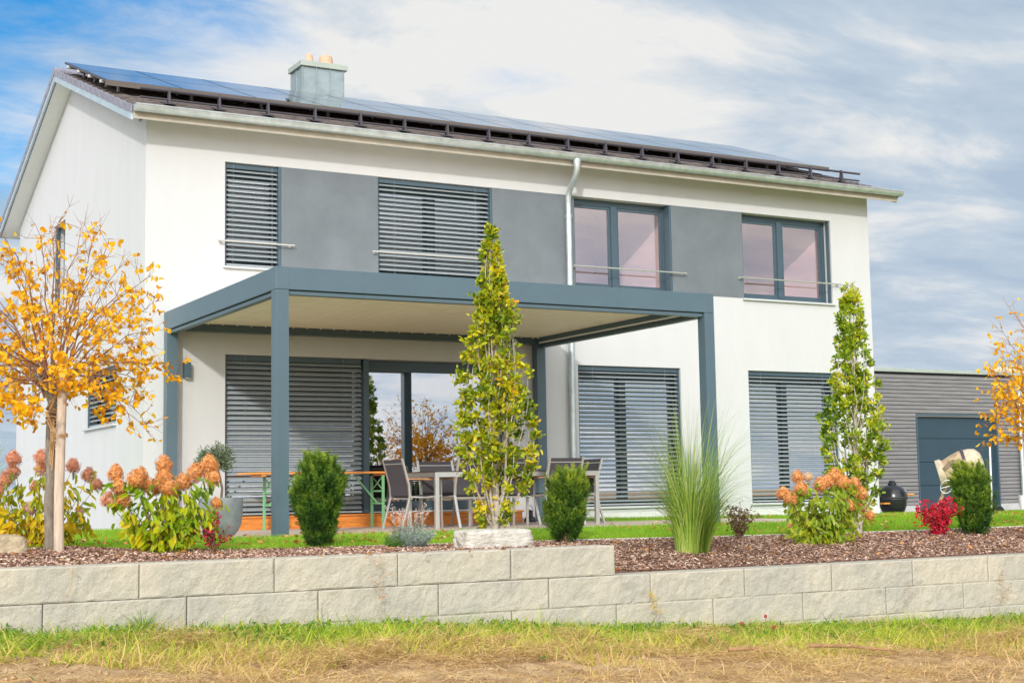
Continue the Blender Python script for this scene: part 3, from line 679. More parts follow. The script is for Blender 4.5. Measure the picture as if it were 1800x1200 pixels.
rw = thing('retaining_wall', (0, -9.05, -.6), 'long low retaining wall of pale split-face concrete blocks below the mulch bed', 'wall')
npobj('wall_blocks', np.concatenate(Vs), np.concatenate(Fs), BLOCK, rw, rnd=np.concatenate(Rn))
b = MB(); b.box(-12, 1.58, -9.02, -8.83, -.25, -.01); b.box(-12, 14, -9.02, -8.83, -1.3, -.262); b.build('wall_core', MORT, rw)

# ------------------------------------------------------------------ vegetation helpers
def strips(P0, D, Ln, Wd, bend, segs, side, tip=0.12, pw=2.0):
    """N thin curved strips: P0 start, D unit dir, Ln length, Wd width, bend = displacement added * t^2, side = unit width dir"""
    n = len(P0); t_ = np.linspace(0, 1, segs+1)[None, :, None]
    Cn = P0[:, None]+D[:, None]*Ln[:, None, None]*t_+bend[:, None]*t_**pw
    wd = Wd[:, None, None]*np.maximum(1-t_**1.6, tip)*.5
    V = np.stack([Cn-side[:, None]*wd, Cn+side[:, None]*wd], 2).reshape(-1, 3)
    i = np.arange(n)[:, None]*(segs+1)*2+np.arange(segs)[None]*2; i = i.ravel()
    return V, np.stack([i, i+1, i+3, i+2], 1)
def leaves(P, A, Nn, Ln, Wd, fold=.25, cup=0.0, mid=.45):
    """folded pointed leaves: P base, A axis, Nn normal"""
    S = rnorm(np.cross(A, Nn)); Nn = rnorm(np.cross(S, A)); l = Ln[:, None]; w_ = Wd[:, None]
    b0 = P; tp = P+A*l-Nn*cup*l
    r1_ = P+A*l*mid*.55+S*w_*.43+Nn*fold*w_*.5; r2 = P+A*l*(mid+.3)+S*w_*.42+Nn*fold*w_*.5-Nn*cup*l*.4
    l1 = P+A*l*mid*.55-S*w_*.43+Nn*fold*w_*.5; l2 = P+A*l*(mid+.3)-S*w_*.42+Nn*fold*w_*.5-Nn*cup*l*.4
    V = np.stack([b0, r1_, r2, tp, l2, l1], 1).reshape(-1, 3); i = np.arange(len(P))*6
    return V, np.concatenate([np.stack([i, i+1, i+2, i+3], 1), np.stack([i, i+3, i+4, i+5], 1)])
def twigs(A, B, ra, rb, n=4):
    A = np.asarray(A); B = np.asarray(B); d = rnorm(B-A); h = np.where(np.abs(d[:, 2:3]) > .9, np.array([[1., 0, 0]]), np.array([[0, 0, 1.]]))
    u = rnorm(np.cross(d, h)); v = np.cross(d, u); V = []
    for k in range(n):
        a = 2*math.pi*k/n; o_ = u*math.cos(a)+v*math.sin(a); V.append(A+o_*ra[:, None]); V.append(B+o_*rb[:, None])
    V = np.stack(V, 1).reshape(-1, 3); i = np.arange(len(A))*2*n
    F = [np.stack([i+2*k, i+2*((k+1) % n), i+2*((k+1) % n)+1, i+2*k+1], 1) for k in range(n)]
    return V, np.concatenate(F)
def rdir(n, up=0.0):
    v = rng.normal(size=(n, 3)); v[:, 2] += up; return rnorm(v)

# mulch chips
def chips():
    n = 85000; x = np.r_[rng.uniform(-4.2, 9.6, n-5000), rng.uniform(1.61, 2.3, 5000)]; t_ = rng.uniform(0, 1, n)**.9; e = ey(x); y = e-.01+(-8.80-e)*t_
    keep = ~((x > 1.59) & (x < 1.62)); x, y = x[keep], y[keep]; n = len(x)
    z = mulch_z(x, y)+rng.uniform(.0, .014, n)
    a = rng.uniform(0, 2*np.pi, n); A = rnorm(np.stack([np.cos(a), np.sin(a), rng.normal(0, .28, n)], 1)); Nn = rnorm(np.stack([rng.normal(0, .35, n), rng.normal(0, .35, n), np.ones(n)], 1))
    Ln = rng.uniform(.012, .042, n); Wd = rng.uniform(.006, .014, n); S = rnorm(np.cross(A, Nn))*Wd[:, None]*.5; Al = A*Ln[:, None]*.5
    P = np.stack([x, y, z], 1); V = np.stack([P-Al-S, P+Al-S, P+Al+S*.8, P-Al*.9+S], 1).reshape(-1, 3); i = np.arange(n)*4
    m_ = leafmat('bark_chips', [(.09, .045, .03), (.24, .125, .08), (.38, .22, .155), (.54, .35, .26), (.70, .52, .41), (.80, .68, .56)], 0, .9)
    tag(npobj('bark_mulch', V, np.stack([i, i+1, i+2, i+3], 1), m_, rnd=np.clip(rng.beta(1.6, 2.0, n), 0, 1)), kind='stuff')
chips()
# lawn blades
def lawn_grass():
    n = 230000; x = rng.uniform(-4.5, 17, n); t_ = rng.uniform(0, 1, n)**1.5; e = ey(x); y = e+.02+(lawn_ymax(x)-e)*t_
    ok = ~((x > -.25) & (x < 6.6) & (y > -4.62) & (y < 0)) & ~((x > -.25) & (x < 8.7) & (y > -4.62) & (y < -1.45)) & ~((x > 0) & (x < 13.08) & (y > -.02)) & (y < 8)
    x, y = x[ok], y[ok]; n = len(x); P = np.stack([x, y, lawn_z(x, y)-.004], 1)
    h = rng.uniform(.035, .065, n)*(.8+.5*fbm(np.stack([x*2, y*2, x*0], 1), 2, 4)); D = rnorm(np.stack([rng.normal(0, .3, n), rng.normal(0, .3, n), np.ones(n)], 1))
    a = rng.uniform(0, np.pi, n); S = np.stack([np.cos(a), np.sin(a), 0*a], 1)
    V, F = strips(P, D, h, rng.uniform(.004, .008, n), np.stack([rng.normal(0, .012, n), rng.normal(0, .012, n), -.01*np.ones(n)], 1), 2, S)
    g = leafmat('lawn_blades', [(.11, .24, .012), (.21, .40, .02), (.33, .50, .03), (.46, .56, .08)], .4, .5)
    patch = fbm(np.stack([x*.9, y*.9, x*0], 1), 3, 9)
    tag(npobj('lawn_grass', V, F, g, rnd=np.repeat(np.clip(patch*.7+rng.uniform(0, .5, n)-.05, 0, 1), 2)), kind='stuff')
lawn_grass()
def fallen():
    n = 900; x = np.concatenate([rng.uniform(-3.5, 2, 250), rng.uniform(4, 15, 650)]); e = ey(x); y = e+rng.uniform(0, 1, n)**1.3*np.where(x < 3, 2.2, 5.5)
    ok = ~((x > -.25) & (x < 8.7) & (y > -4.62)); x, y = x[ok], y[ok]
    nm = 160; xm = rng.uniform(-4, 9, nm); ym = ey(xm)-rng.uniform(.03, 1.9, nm)
    z = lawn_z(x, y)+.045; zm = mulch_z(xm, ym)+.014
    P = np.stack([np.r_[x, xm], np.r_[y, ym], np.r_[z, zm]], 1); n = len(P); a = rng.uniform(0, 6.3, n); A = rnorm(np.stack([np.cos(a), np.sin(a), rng.normal(0, .2, n)], 1)); Nn = rnorm(np.stack([rng.normal(0, .4, n), rng.normal(0, .4, n), np.ones(n)], 1))
    V, F = leaves(P, A, Nn, rng.uniform(.035, .06, n), rng.uniform(.03, .045, n), .5, .1)
    r_ = rng.uniform(0, 1, n); tag(npobj('fallen_leaves', V, F, leafmat('fallen_leaf', [(.30, .10, .03), (.50, .20, .05), (.62, .33, .10), (.60, .42, .20)], .25, .7), rnd=np.r_[r_, r_]), kind='stuff')
fallen()
# rough strip at the wall foot
def rough():
    n = 170000; x = rng.uniform(-4.2, 8.4, n); y = -9.08-rng.gamma(1.7, .62, n)
    pat = fbm(np.stack([x*1.3, y*1.3, x*0+3], 1), 3, 21); lim = 1.15+7.5*(pat-.36)+np.interp(x, [-4, 0, 1.5, 3.5, 8], [.25, .7, .95, 1.0, 1.0])
    ok = (-9.08-y) < lim; x, y, pat = x[ok], y[ok], pat[ok]; n = len(x)
    P = np.stack([x, y, ground_z(x, y)-.01+(fbm(np.stack([x, y, 0*x], 1)*2.2, 3, 1)-.45)*.09], 1)
    Ln = rng.uniform(.06, .18, n)*(1+.6*(rng.random(n) > .94)); D = rnorm(np.stack([rng.normal(0, .75, n), rng.normal(-.15, .6, n), np.ones(n)*.8], 1))
    a = rng.uniform(0, np.pi, n); S = np.stack([np.cos(a), np.sin(a), 0*a], 1)
    V, F = strips(P, D, Ln, rng.uniform(.0035, .0095, n), np.stack([rng.normal(0, .05, n), rng.normal(-.01, .05, n), -.05*np.ones(n)], 1), 3, S)
    d_ = (-9.08-y)/1.2; r_ = np.clip(.16+.45*(pat-.3)+d_*.30+rng.normal(0, .22, n), 0, 1)
    g = leafmat('rough_grass_blades', [(.08, .22, .012), (.22, .42, .018), (.42, .56, .03), (.62, .60, .08), (.70, .52, .18), (.72, .50, .24)], .35, .6)
    tag(npobj('rough_grass', V, F, g, rnd=np.repeat(r_, 3)), kind='stuff')
    # broad-leaved weeds among it
    n = 16000; x = rng.uniform(-4.2, 8.4, n); y = -9.1-rng.gamma(1.6, .25, n); pat = fbm(np.stack([x*2.3, y*2.3, x*0+7], 1), 2, 33); ok = pat > .36; x, y = x[ok], y[ok]; n = len(x)
    P = np.stack([x, y, ground_z(x, y)+rng.uniform(0, .07, n)], 1); A = rdir(n, .35); V, F = leaves(P, A, rdir(n, 1.6), rng.uniform(.02, .055, n), rng.uniform(.01, .025, n), .3, .15)
    r_ = rng.random(n); tag(npobj('low_weeds', V, F, leafmat('weed_leaf', [(.06, .16, .02), (.12, .26, .03), (.24, .36, .05), (.45, .38, .08)], .35), rnd=np.r_[r_, r_]), kind='stuff')
    # cut straw
    n = 230000; x = rng.uniform(-4.6, 8.6, n); y = -9.3-rng.gamma(2.1, .72, n); pat = fbm(np.stack([x*1.1, y*1.6, x*0+13], 1), 3, 55)
    ok = (rng.random(n) < np.clip((pat-.33)*5.5, .05, 1)) & (y > -14.5); x, y = x[ok], y[ok]; n = len(x)
    bz = (fbm(np.stack([x, y, 0*x], 1)*2.2, 3, 1)-.45)*.09+(fbm(np.stack([x, y, 0*x], 1)*9, 3, 5)-.45)*.055*np.clip(-9.5-y, 0, 1)
    heap = np.clip(fbm(np.stack([x*2.1, y*3.0, x*0+31], 1), 3, 71)-.38, 0, 1)*2.6
    P = np.stack([x, y, ground_z(x, y)+bz+rng.gamma(1.3, .009, n)+heap*rng.random(n)*.16], 1); a = rng.uniform(0, 6.3, n)
    D = rnorm(np.stack([np.cos(a), np.sin(a), rng.normal(.06, .22, n)], 1)); S = rnorm(np.cross(D, np.array([[0, 0, 1.]]))+rng.normal(0, .3, (n, 3)))
    V, F = strips(P, D, rng.gamma(3.2, .024, n)+.025, rng.uniform(.0015, .0042, n), np.stack([rng.normal(0, .03, n), rng.normal(0, .03, n), -np.abs(rng.normal(0, .015, n))], 1), 3, S, .5)
    tag(npobj('cut_straw', V, F, leafmat('straw', [(.16, .075, .025), (.42, .25, .09), (.70, .47, .19), (.86, .66, .34)], .2, .7), rnd=np.repeat(rng.beta(2, 2, n), 3)), kind='stuff')
rough()
def clods():
    n = 2600*2; x = rng.uniform(-4.4, 8, n); y = -9.9-rng.gamma(2.4, .7, n)*1.0; r = rng.gamma(2, .0036, n)+.003
    bz = (fbm(np.stack([x, y, 0*x], 1)*2.2, 3, 1)-.45)*.09
    P = np.stack([x, y, ground_z(x, y)+bz+r*.2], 1)
    O = np.array([[1, 0, 0], [-1, 0, 0], [0, 1, 0], [0, -1, 0], [0, 0, 1], [0, 0, -1.]]); V = (P[:, None]+O[None]*r[:, None, None]*rng.uniform(.6, 1.3, (n, 6, 1))).reshape(-1, 3)
    T = np.array([[0, 2, 4], [2, 1, 4], [1, 3, 4], [3, 0, 4], [2, 0, 5], [1, 2, 5], [3, 1, 5], [0, 3, 5]]); F = (np.arange(n)[:, None, None]*6+T[None]).reshape(-1, 3)
    tag(npobj('soil_clods', V, F, DIRT, smooth=True), kind='stuff')
clods()
BARK = mat('grey_bark', (.20, .17, .13), .9, var=.3, vs=9, stretch=(3, 3, 1), bump=.6, bs=30, bd=.01)
BARKL = mat('pale_bark', (.42, .37, .30), .9, var=.25, vs=14, bump=.5, bs=40, bd=.01)
TWIG = mat('reddish_twig', (.26, .13, .085), .7, var=.2)
STEMM = mat('green_brown_stem', (.16, .10, .05), .8, var=.2)
def prof_of(pts, t): a = np.array(pts); return np.interp(t, a[:, 0], a[:, 1])

# ---- autumn trees: short trunk, radiating stems, thin scattered yellow leaves
def autumn_tree(x, y, z, ztop, ctr, R, seed, label, nst=52, nleaf=3000, lean=(0, 0)):
    global rng
    rng = np.random.default_rng(seed); th = thing('autumn_tree', (x, y, z), label, 'tree', 'young autumn trees')
    b = MB(); n = 9
    pts = [(x+lean[0]*i/n+.008*math.sin(i*1.7), y+.008*math.cos(i*1.3), z-.05+(ztop-z+.05)*i/n) for i in range(n+1)]
    b.tube(pts, [.046-.012*i/n+(.009 if i == 0 else 0) for i in range(n+1)], 14)
    top = Vector(pts[-1]); rl = random.Random(seed)
    for k in range(7):      # thick crown base
        a = k*2*math.pi/7+rl.uniform(-.3, .3); e = top+Vector((math.cos(a)*.16, math.sin(a)*.16, rl.uniform(.1, .26))); b.tube([top+Vector((0, 0, -.1)), top+Vector((math.cos(a)*.05, math.sin(a)*.05, .04)), e], [.030, .024, .013], 8)
    b.build('trunk', BARK, th, smooth=True)
    A, B, ra, rb, tips = [], [], [], [], []
    t0 = np.array(top)
    for k in range(nst):
        ph = 2*math.pi*k*.618; u = (k+.5)/nst; el = math.asin(np.clip(1-1.62*u**.9, -.62, .995)); d = np.array([math.cos(ph)*math.cos(el), math.sin(ph)*math.cos(el), math.sin(el)])
        start = t0+np.array([math.cos(ph)*.06, math.sin(ph)*.06, rl.uniform(-.06, .16)]); c = np.array(ctr)
        # end on the crown ellipsoid
        end = c+d*np.array([R[0], R[0], R[1]])*rl.uniform(.72, 1.06)
        ns = 6; prev = start; L0 = np.linalg.norm(end-start)
        for i in range(1, ns+1):
            s = i/ns; q = start+(end-start)*s+np.array([0, 0, .10*math.sin(s*3.1)*L0*(1 if el > .2 else .9)])+rng.normal(0, .016, 3)
            A.append(prev); B.append(q); r0 = .0072*(1-.80*(i-1)/ns)+.0010; ra.append(r0); rb.append(.0072*(1-.80*i/ns)+.0010)
            if i >= 2:
                for _ in range(2 if i < 5 else 3):     # side twigs
                    dd = rnorm((q-prev)/np.linalg.norm(q-prev)*1.0+rng.normal(0, .62, 3)); ln = rl.uniform(.10, .30); p1 = q; pm = p1+dd*ln*.5+rng.normal(0, .012, 3); p2 = p1+dd*ln+np.array([0, 0, rl.uniform(-.05, .05)])
                    A += [p1, pm]; B += [pm, p2]; ra += [.0026, .0018]; rb += [.0018, .0010]; tips += [pm, p2]
                    for _ in range(2):
                        d3 = rnorm(dd+rng.normal(0, .7, 3)); p3 = pm+d3*rl.uniform(.05, .15); A.append(pm); B.append(p3); ra.append(.0014); rb.append(.0008); tips.append(p3)
            prev = q
    V, F = twigs(np.array(A), np.array(B), np.array(ra), np.array(rb)); br = npobj('branches', V, F, TWIG, th)
    T = np.array(tips); 
    # leaves cluster: dense low and inside, few on top
    hz = (T[:, 2]-(ctr[2]-R[1]))/(2*R[1]); rr_ = np.linalg.norm((T-np.array(ctr))/np.array([R[0], R[0], R[1]]), axis=1)
    pr = np.clip(1.25-1.15*hz, .10, 1)*np.clip(1.35-.62*rr_, .15, 1)*(.25+1.6*np.clip(fbm(T*3.2, 3, seed)-.30, 0, 1)*2.0); pr /= pr.sum()
    ix = rng.choice(len(T), nleaf, p=pr); P = T[ix]+rng.normal(0, .009, (nleaf, 3)); Ax = rnorm(rdir(nleaf)+np.array([0, 0, -.85])); Nn = rdir(nleaf)
    V, F = leaves(P, Ax, Nn, rng.gamma(9, .0046, nleaf)+.006, rng.gamma(9, .0038, nleaf)+.005, .35, .18, .5)
    r_ = np.clip(rng.beta(2.2, 2.2, nleaf), 0, 1)
    npobj('foliage', V, F, leafmat('yellow_leaf', [(.40, .16, .035), (.80, .36, .012), (.94, .52, .010), (.96, .60, .015), (.90, .66, .06)], .45, .45), th, rnd=np.r_[r_, r_])
    return th
autumn_tree(-2.616, -6.99, .049, 1.36, (-2.56, -6.99, 1.78), (.88, 1.20), 3, 'young autumn tree with sparse golden leaves tied to a wooden stake, at the far left')
autumn_tree(8.28, -8.15, -.19, .95, (8.25, -8.15, 1.50), (.93, 1.0), 9, 'young autumn tree with golden leaves cut off by the right edge, before the garage', nleaf=3000)
# stake and rope
st = thing('tree_stake', (-2.60, -7.30, .035), 'pale round wooden stake roped to the golden tree at the far left', 'stake')
b = MB(); b.tube([(-2.60, -7.30, -.1), (-2.607, -7.30, .5), (-2.60, -7.30, 1.0), (-2.588, -7.30, 1.475)], [.041, .041, .039, .036], 16)
b.build('pole', mat('weathered_wood', (.50, .40, .31), .85, var=.2, vs=6, stretch=(6, 6, .8), bump=.3, bs=30), st, smooth=True, bevel=.004)
b = MB()
for z in (1.35, 1.365, .975, .99):
    b.tube([(-2.59+.043*math.cos(a), -7.30+.043*math.sin(a), z+.01*math.sin(a)) for a in np.linspace(0, 6.28, 17)], .006, 6)
for z0, z1 in ((.98, 1.12), (.99, 1.18), (1.36, 1.22), (1.34, 1.16)): b.tube([(-2.62, -7.27, z0), (-2.64, -7.15, (z0+z1)/2-.02), (-2.66, -7.04, z1)], .009, 6)
for z in (1.10, 1.13, 1.17, 1.20): b.tube([(-2.60+.056*math.cos(a), -6.99+.056*math.sin(a), z+.02*math.sin(a*1.0+z*9)) for a in np.linspace(0, 6.28, 17)], .008, 6)
for k in range(3): b.tube([(-2.645+.012*k, -7.12, 1.12), (-2.64+.012*k, -7.13, .95), (-2.65+.01*k, -7.12, .80-.05*k)], .006, 6)
b.build('rope', mat('coir_rope', (.45, .27, .12), .95, var=.2, vs=60), st, smooth=True)

# ---- columnar beeches
def column_tree(x, y, z, H, prof, seed, label, cols, n=3000, stems=34, boost=0):
    global rng
    rng = np.random.default_rng(seed); rl = random.Random(seed); th = thing('columnar_tree', (x, y, z), label, 'tree', 'narrow columnar trees')
    b = MB(); b.tube([(x+.012*math.sin(i*1.3), y+.01*math.cos(i*2), z-.05+H*.93*i/10) for i in range(11)], [.032*(1-i/11)+.004 for i in range(11)], 10)
    for k in range(4):
        a = k*1.7+.4; b.tube([(x, y, z+.02+.05*k), (x+math.cos(a)*.10, y+math.sin(a)*.10, z+.32+.07*k), (x+math.cos(a)*.13, y+math.sin(a)*.13, z+1.0+.1*k)], [.014, .012, .005], 8)
    b.build('trunk', BARKL, th, smooth=True)
    A, B, ra, rb, T = [], [], [], [], []
    for k in range(stems):
        t0 = .01+.74*(k/stems)**1.25; a = k*2.4+rl.uniform(-.6, .6); t1 = min(t0+rl.uniform(.26, .50), .99)
        p0 = np.array([x, y, z+H*t0]); pr_ = prof_of(prof, t1)*rl.uniform(.65, 1.12); pm_ = prof_of(prof, (t0+t1)/2)*rl.uniform(.7, 1.0)
        pm = np.array([x+math.cos(a)*pm_, y+math.sin(a)*pm_, z+H*(t0*.6+t1*.4)]); p1 = np.array([x+math.cos(a)*pr_, y+math.sin(a)*pr_, z+H*t1])
        prev = p0; ns = 7
        for i in range(1, ns+1):
            s = i/ns; q = (1-s)**2*p0+2*s*(1-s)*pm+s*s*p1+rng.normal(0, .008, 3); A.append(prev); B.append(q); ra.append(.008*(1-s)+.002); rb.append(.008*(1-s)+.0015)
            if i > 0:
                for _ in range(4):
                    dd = rnorm(rng.normal(0, 1, 3)*.8+np.array([math.cos(a)*.3, math.sin(a)*.3, .7])); p2 = q+dd*rl.uniform(.02, .085); A.append(q); B.append(p2); ra.append(.002); rb.append(.001); T.append(p2); T.append((q+p2)/2)
            prev = q
    V, F = twigs(np.array(A), np.array(B), np.array(ra), np.array(rb)); npobj('branches', V, F, BARKL, th)
    T = np.array(T); ix = rng.integers(0, len(T), n); P = T[ix]+rng.normal(0, .017, (n, 3))
    # trim to the tree's outline
    h = (P[:, 2]-z)/H; r = np.hypot(P[:, 0]-x, P[:, 1]-y); an = np.arctan2(P[:, 1]-y, P[:, 0]-x); lim = .62+1.7*fbm(np.stack([np.cos(an)*1.5+7, np.sin(an)*1.5, h*6], 1), 3, seed+4)*.95; gap = fbm(P*7.5, 2, seed+6) >  .30; ok = (r < prof_of(prof, h)*lim+.012) & gap; P = P[ok]; n = len(P); h = h[ok]
    out = np.stack([P[:, 0]-x, P[:, 1]-y, 0*h], 1); Ax = rnorm(rnorm(out+1e-6)*.5+np.array([0, 0, .35])+rng.normal(0, .6, (n, 3))); Nn = rnorm(rdir(n)+np.array([0, -.3, .6]))
    V, F = leaves(P, Ax, Nn, rng.uniform(.032, .068, n), rng.uniform(.022, .041, n), .3, .12)
    r_ = np.clip(fbm(P*5, 3, seed+2)*1.25-.18+rng.normal(0, .17, n)+boost*(.25-h), 0, 1); npobj('foliage', V, F, leafmat('beech_leaf_%d' % seed, cols, .4, .35, .5), th, rnd=np.r_[r_, r_])
PRF = [(0, .06), (.03, .16), (.06, .27), (.10, .34), (.22, .38), (.35, .37), (.50, .35), (.60, .30), (.66, .22), (.74, .19), (.80, .13), (.86, .075), (.93, .05), (1, .015)]
column_tree(1.14, -7.80, -.02, 2.90, PRF, 21, 'tall narrow beech with yellow-green leaves rising behind the granite boulder',
            [(.06, .13, .010), (.20, .30, .012), (.46, .49, .015), (.68, .60, .02), (.82, .58, .02), (.82, .38, .02)], n=12500, stems=46)
PRF2 = [(0, .04), (.06, .08), (.12, .24), (.20, .34), (.30, .39), (.42, .39), (.55, .34), (.64, .25), (.72, .17), (.82, .13), (.92, .10), (.98, .05), (1, .01)]
column_tree(6.40, -6.78, -.10, 2.90, PRF2, 22, 'tall narrow beech with green leaves near the right corner of the house',
            [(.07, .15, .01), (.18, .31, .015), (.34, .46, .02), (.52, .56, .03), (.66, .60, .04), (.66, .46, .05)], n=10500, stems=38)

# ---- yews
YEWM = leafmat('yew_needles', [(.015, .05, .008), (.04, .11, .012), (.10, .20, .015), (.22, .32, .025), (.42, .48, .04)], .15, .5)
def yew(x, y, z, H, prof, seed, label, tips=(), n=1500, light=0.0):
    global rng
    rng = np.random.default_rng(seed); th = thing('yew_bush', (x, y, z), label, 'bush', 'clipped upright yews')
    b = MB()
    for k in range(5): a = k*1.26; b.tube([(x+math.cos(a)*.015, y+math.sin(a)*.015, z-.05), (x+math.cos(a)*.07, y+math.sin(a)*.07, z+H*.35), (x+math.cos(a)*.10, y+math.sin(a)*.10, z+H*.7)], [.014, .010, .004], 7)
    b.build('stems', STEMM, th, smooth=True)
    npl = n//7; t_ = rng.uniform(.0, .90, npl); ph = rng.uniform(0, 2*np.pi, npl)
    lump = .80+.42*(fbm(np.stack([np.cos(ph)*1.6+5, np.sin(ph)*1.6, t_*4.5], 1), 3, seed)-.3)*1.6
    r = prof_of(prof, t_)*lump*np.sqrt(rng.uniform(.10, 1, npl)); Pb = np.stack([x+np.cos(ph)*r, y+np.sin(ph)*r, z+t_*H], 1)
    hp = rng.uniform(.08, .19, npl); rp = rng.uniform(.018, .036, npl); pdir = rnorm(np.stack([np.cos(ph)*.30, np.sin(ph)*.30, np.ones(npl)], 1)+rng.normal(0, .12, (npl, 3)))
    m1 = 15; sp = rng.random((npl, m1)); P = (Pb[:, None]+pdir[:, None]*(hp[:, None]*sp)[..., None]+rng.normal(0, 1, (npl, m1, 3))*(rp[:, None]*(1-.75*sp))[..., None]*.6).reshape(-1, 3); ph = np.repeat(ph, m1); pt_ = np.repeat(rng.normal(0, .10, npl), m1)+.30*(sp.reshape(-1)-.5)
    for (dx, dy, h0, h1, w_) in tips:
        k = 60; tt = rng.uniform(0, 1, k); a2 = rng.uniform(0, 6.3, k); rr_ = w_*(1-tt)*np.sqrt(rng.random(k)); pt_ = np.r_[pt_, np.full(k, .2)]; P = np.r_[P, np.stack([x+dx+np.cos(a2)*rr_, y+dy+np.sin(a2)*rr_, z+(h0+(h1-h0)*tt)*H], 1)]; ph = np.r_[ph, a2]
    n = len(P); D = rnorm(np.stack([np.cos(ph)*.45, np.sin(ph)*.45, np.ones(n)*.95], 1)+rng.normal(0, .28, (n, 3)))
    L = rng.uniform(.035, .075, n); k = 30
    s = rng.uniform(0, 1, (n, k)); base = P[:, None]+D[:, None]*(L[:, None]*s)[..., None]
    nd_ = rnorm(rng.normal(0, 1, (n, k, 3))); nd_ = rnorm(nd_-.2*D[:, None]*(nd_*D[:, None]).sum(-1, keepdims=True)+D[:, None]*.75)
    base = base.reshape(-1, 3); nd_ = nd_.reshape(-1, 3); m_ = len(base); Sd = rnorm(np.cross(nd_, rdir(m_)))
    Ln = rng.uniform(.014, .024, m_); w2 = rng.uniform(.0028, .0044, m_)
    V = np.stack([base-Sd*w2[:, None]*.5, base+Sd*w2[:, None]*.5, base+nd_*Ln[:, None]+Sd*w2[:, None]*.15, base+nd_*Ln[:, None]-Sd*w2[:, None]*.15], 1).reshape(-1, 3); i = np.arange(m_)*4
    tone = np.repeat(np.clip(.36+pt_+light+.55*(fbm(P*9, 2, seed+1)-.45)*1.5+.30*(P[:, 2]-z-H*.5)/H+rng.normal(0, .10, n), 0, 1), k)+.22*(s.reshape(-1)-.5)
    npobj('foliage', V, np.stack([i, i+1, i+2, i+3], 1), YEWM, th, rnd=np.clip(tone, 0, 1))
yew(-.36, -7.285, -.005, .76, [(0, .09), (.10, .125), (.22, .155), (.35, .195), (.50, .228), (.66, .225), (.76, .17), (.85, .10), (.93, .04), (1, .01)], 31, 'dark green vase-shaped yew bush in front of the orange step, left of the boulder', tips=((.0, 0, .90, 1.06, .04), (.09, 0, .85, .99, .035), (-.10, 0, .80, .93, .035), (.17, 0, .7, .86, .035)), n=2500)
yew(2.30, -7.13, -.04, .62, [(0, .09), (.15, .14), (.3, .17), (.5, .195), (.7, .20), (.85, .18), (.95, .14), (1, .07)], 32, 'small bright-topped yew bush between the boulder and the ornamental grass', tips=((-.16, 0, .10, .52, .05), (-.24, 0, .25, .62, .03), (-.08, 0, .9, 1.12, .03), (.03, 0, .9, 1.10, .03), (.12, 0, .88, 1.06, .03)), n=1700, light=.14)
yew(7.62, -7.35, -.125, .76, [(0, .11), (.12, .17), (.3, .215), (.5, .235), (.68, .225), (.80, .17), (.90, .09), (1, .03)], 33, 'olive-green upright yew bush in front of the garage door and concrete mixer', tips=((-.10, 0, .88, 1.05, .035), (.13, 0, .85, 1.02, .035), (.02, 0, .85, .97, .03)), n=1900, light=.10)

# ---- hydrangeas
HF= [(-2.208, -7.524, 0.667, 0.085, 0), (-2.195, -7.567, 0.561, 0.08, 0), (-2.253, -7.473, 0.457, 0.075, 1), (-2.153, -7.55, 0.455, 0.08, 0), (-2.065, -7.579, 0.619, 0.09, 0), (-1.943, -7.471, 0.573, 0.085, 0), (-1.752, -7.306, 0.739, 0.095, 0), (-1.757, -7.344, 0.633, 0.095, 0), (-1.826, -7.355, 0.558, 0.08, 0), (-1.77, -7.529, 0.546, 0.085, 0), (-1.621, -7.428, 0.593, 0.09, 0), (-1.54, -7.511, 0.666, 0.1, 0), (-1.438, -7.545, 0.731, 0.105, 0), (-1.41, -7.566, 0.626, 0.09, 0), (-1.369, -7.531, 0.413, 0.06, 0), (-1.361, -7.303, 0.317, 0.05, 2), (-1.64, -7.335, 0.233, 0.045, 1), (-1.516, -7.342, 0.268, 0.06, 1), (-1.757, -7.344, 0.118, 0.05, 1), (-1.66, -7.538, 0.143, 0.04, 0), (-1.994, -7.501, 0.661, 0.07, 0), (-1.694, -7.399, 0.499, 0.06, 0)]
HB= [(-2.792, -6.326, 0.822, 0.085, 1), (-2.787, -6.287, 0.71, 0.075, 1), (-2.856, -6.278, 0.637, 0.085, 1), (-2.598, -6.532, 0.825, 0.08, 1), (-2.564, -6.366, 0.736, 0.075, 1), (-2.293, -6.345, 0.755, 0.08, 1), (-2.166, -6.398, 0.673, 0.08, 1), (-2.12, -6.503, 0.586, 0.065, 1), (-2.667, -6.408, 0.389, 0.07, 3), (-2.27, -6.531, 0.352, 0.045, 3), (-2.144, -6.261, 0.218, 0.04, 3), (-2.598, -6.283, 0.58, 0.06, 1), (-2.445, -6.385, 0.597, 0.06, 1), (-2.96, -6.464, 0.554, 0.08, 1)]
HR= [(4.688, -7.539, 0.396, 0.09, 0), (4.694, -7.647, 0.343, 0.09, 0), (4.879, -7.548, 0.565, 0.085, 0), (5.015, -7.559, 0.563, 0.06, 2), (4.818, -7.667, 0.452, 0.09, 0), (5.053, -7.698, 0.484, 0.1, 0), (5.304, -7.638, 0.571, 0.1, 0), (5.152, -7.692, 0.512, 0.09, 0), (5.301, -7.778, 0.503, 0.09, 0), (5.491, -7.732, 0.49, 0.085, 0), (5.448, -7.57, 0.366, 0.07, 0), (5.511, -7.816, 0.382, 0.08, 0), (5.341, -7.815, 0.26, 0.07, 0), (5.65, -7.63, 0.23, 0.075, 0), (5.679, -7.74, 0.152, 0.065, 0), (5.163, -7.659, 0.157, 0.055, 4), (5.29, -7.679, 0.089, 0.055, 0), (4.606, -7.72, 0.077, 0.03, 1)]

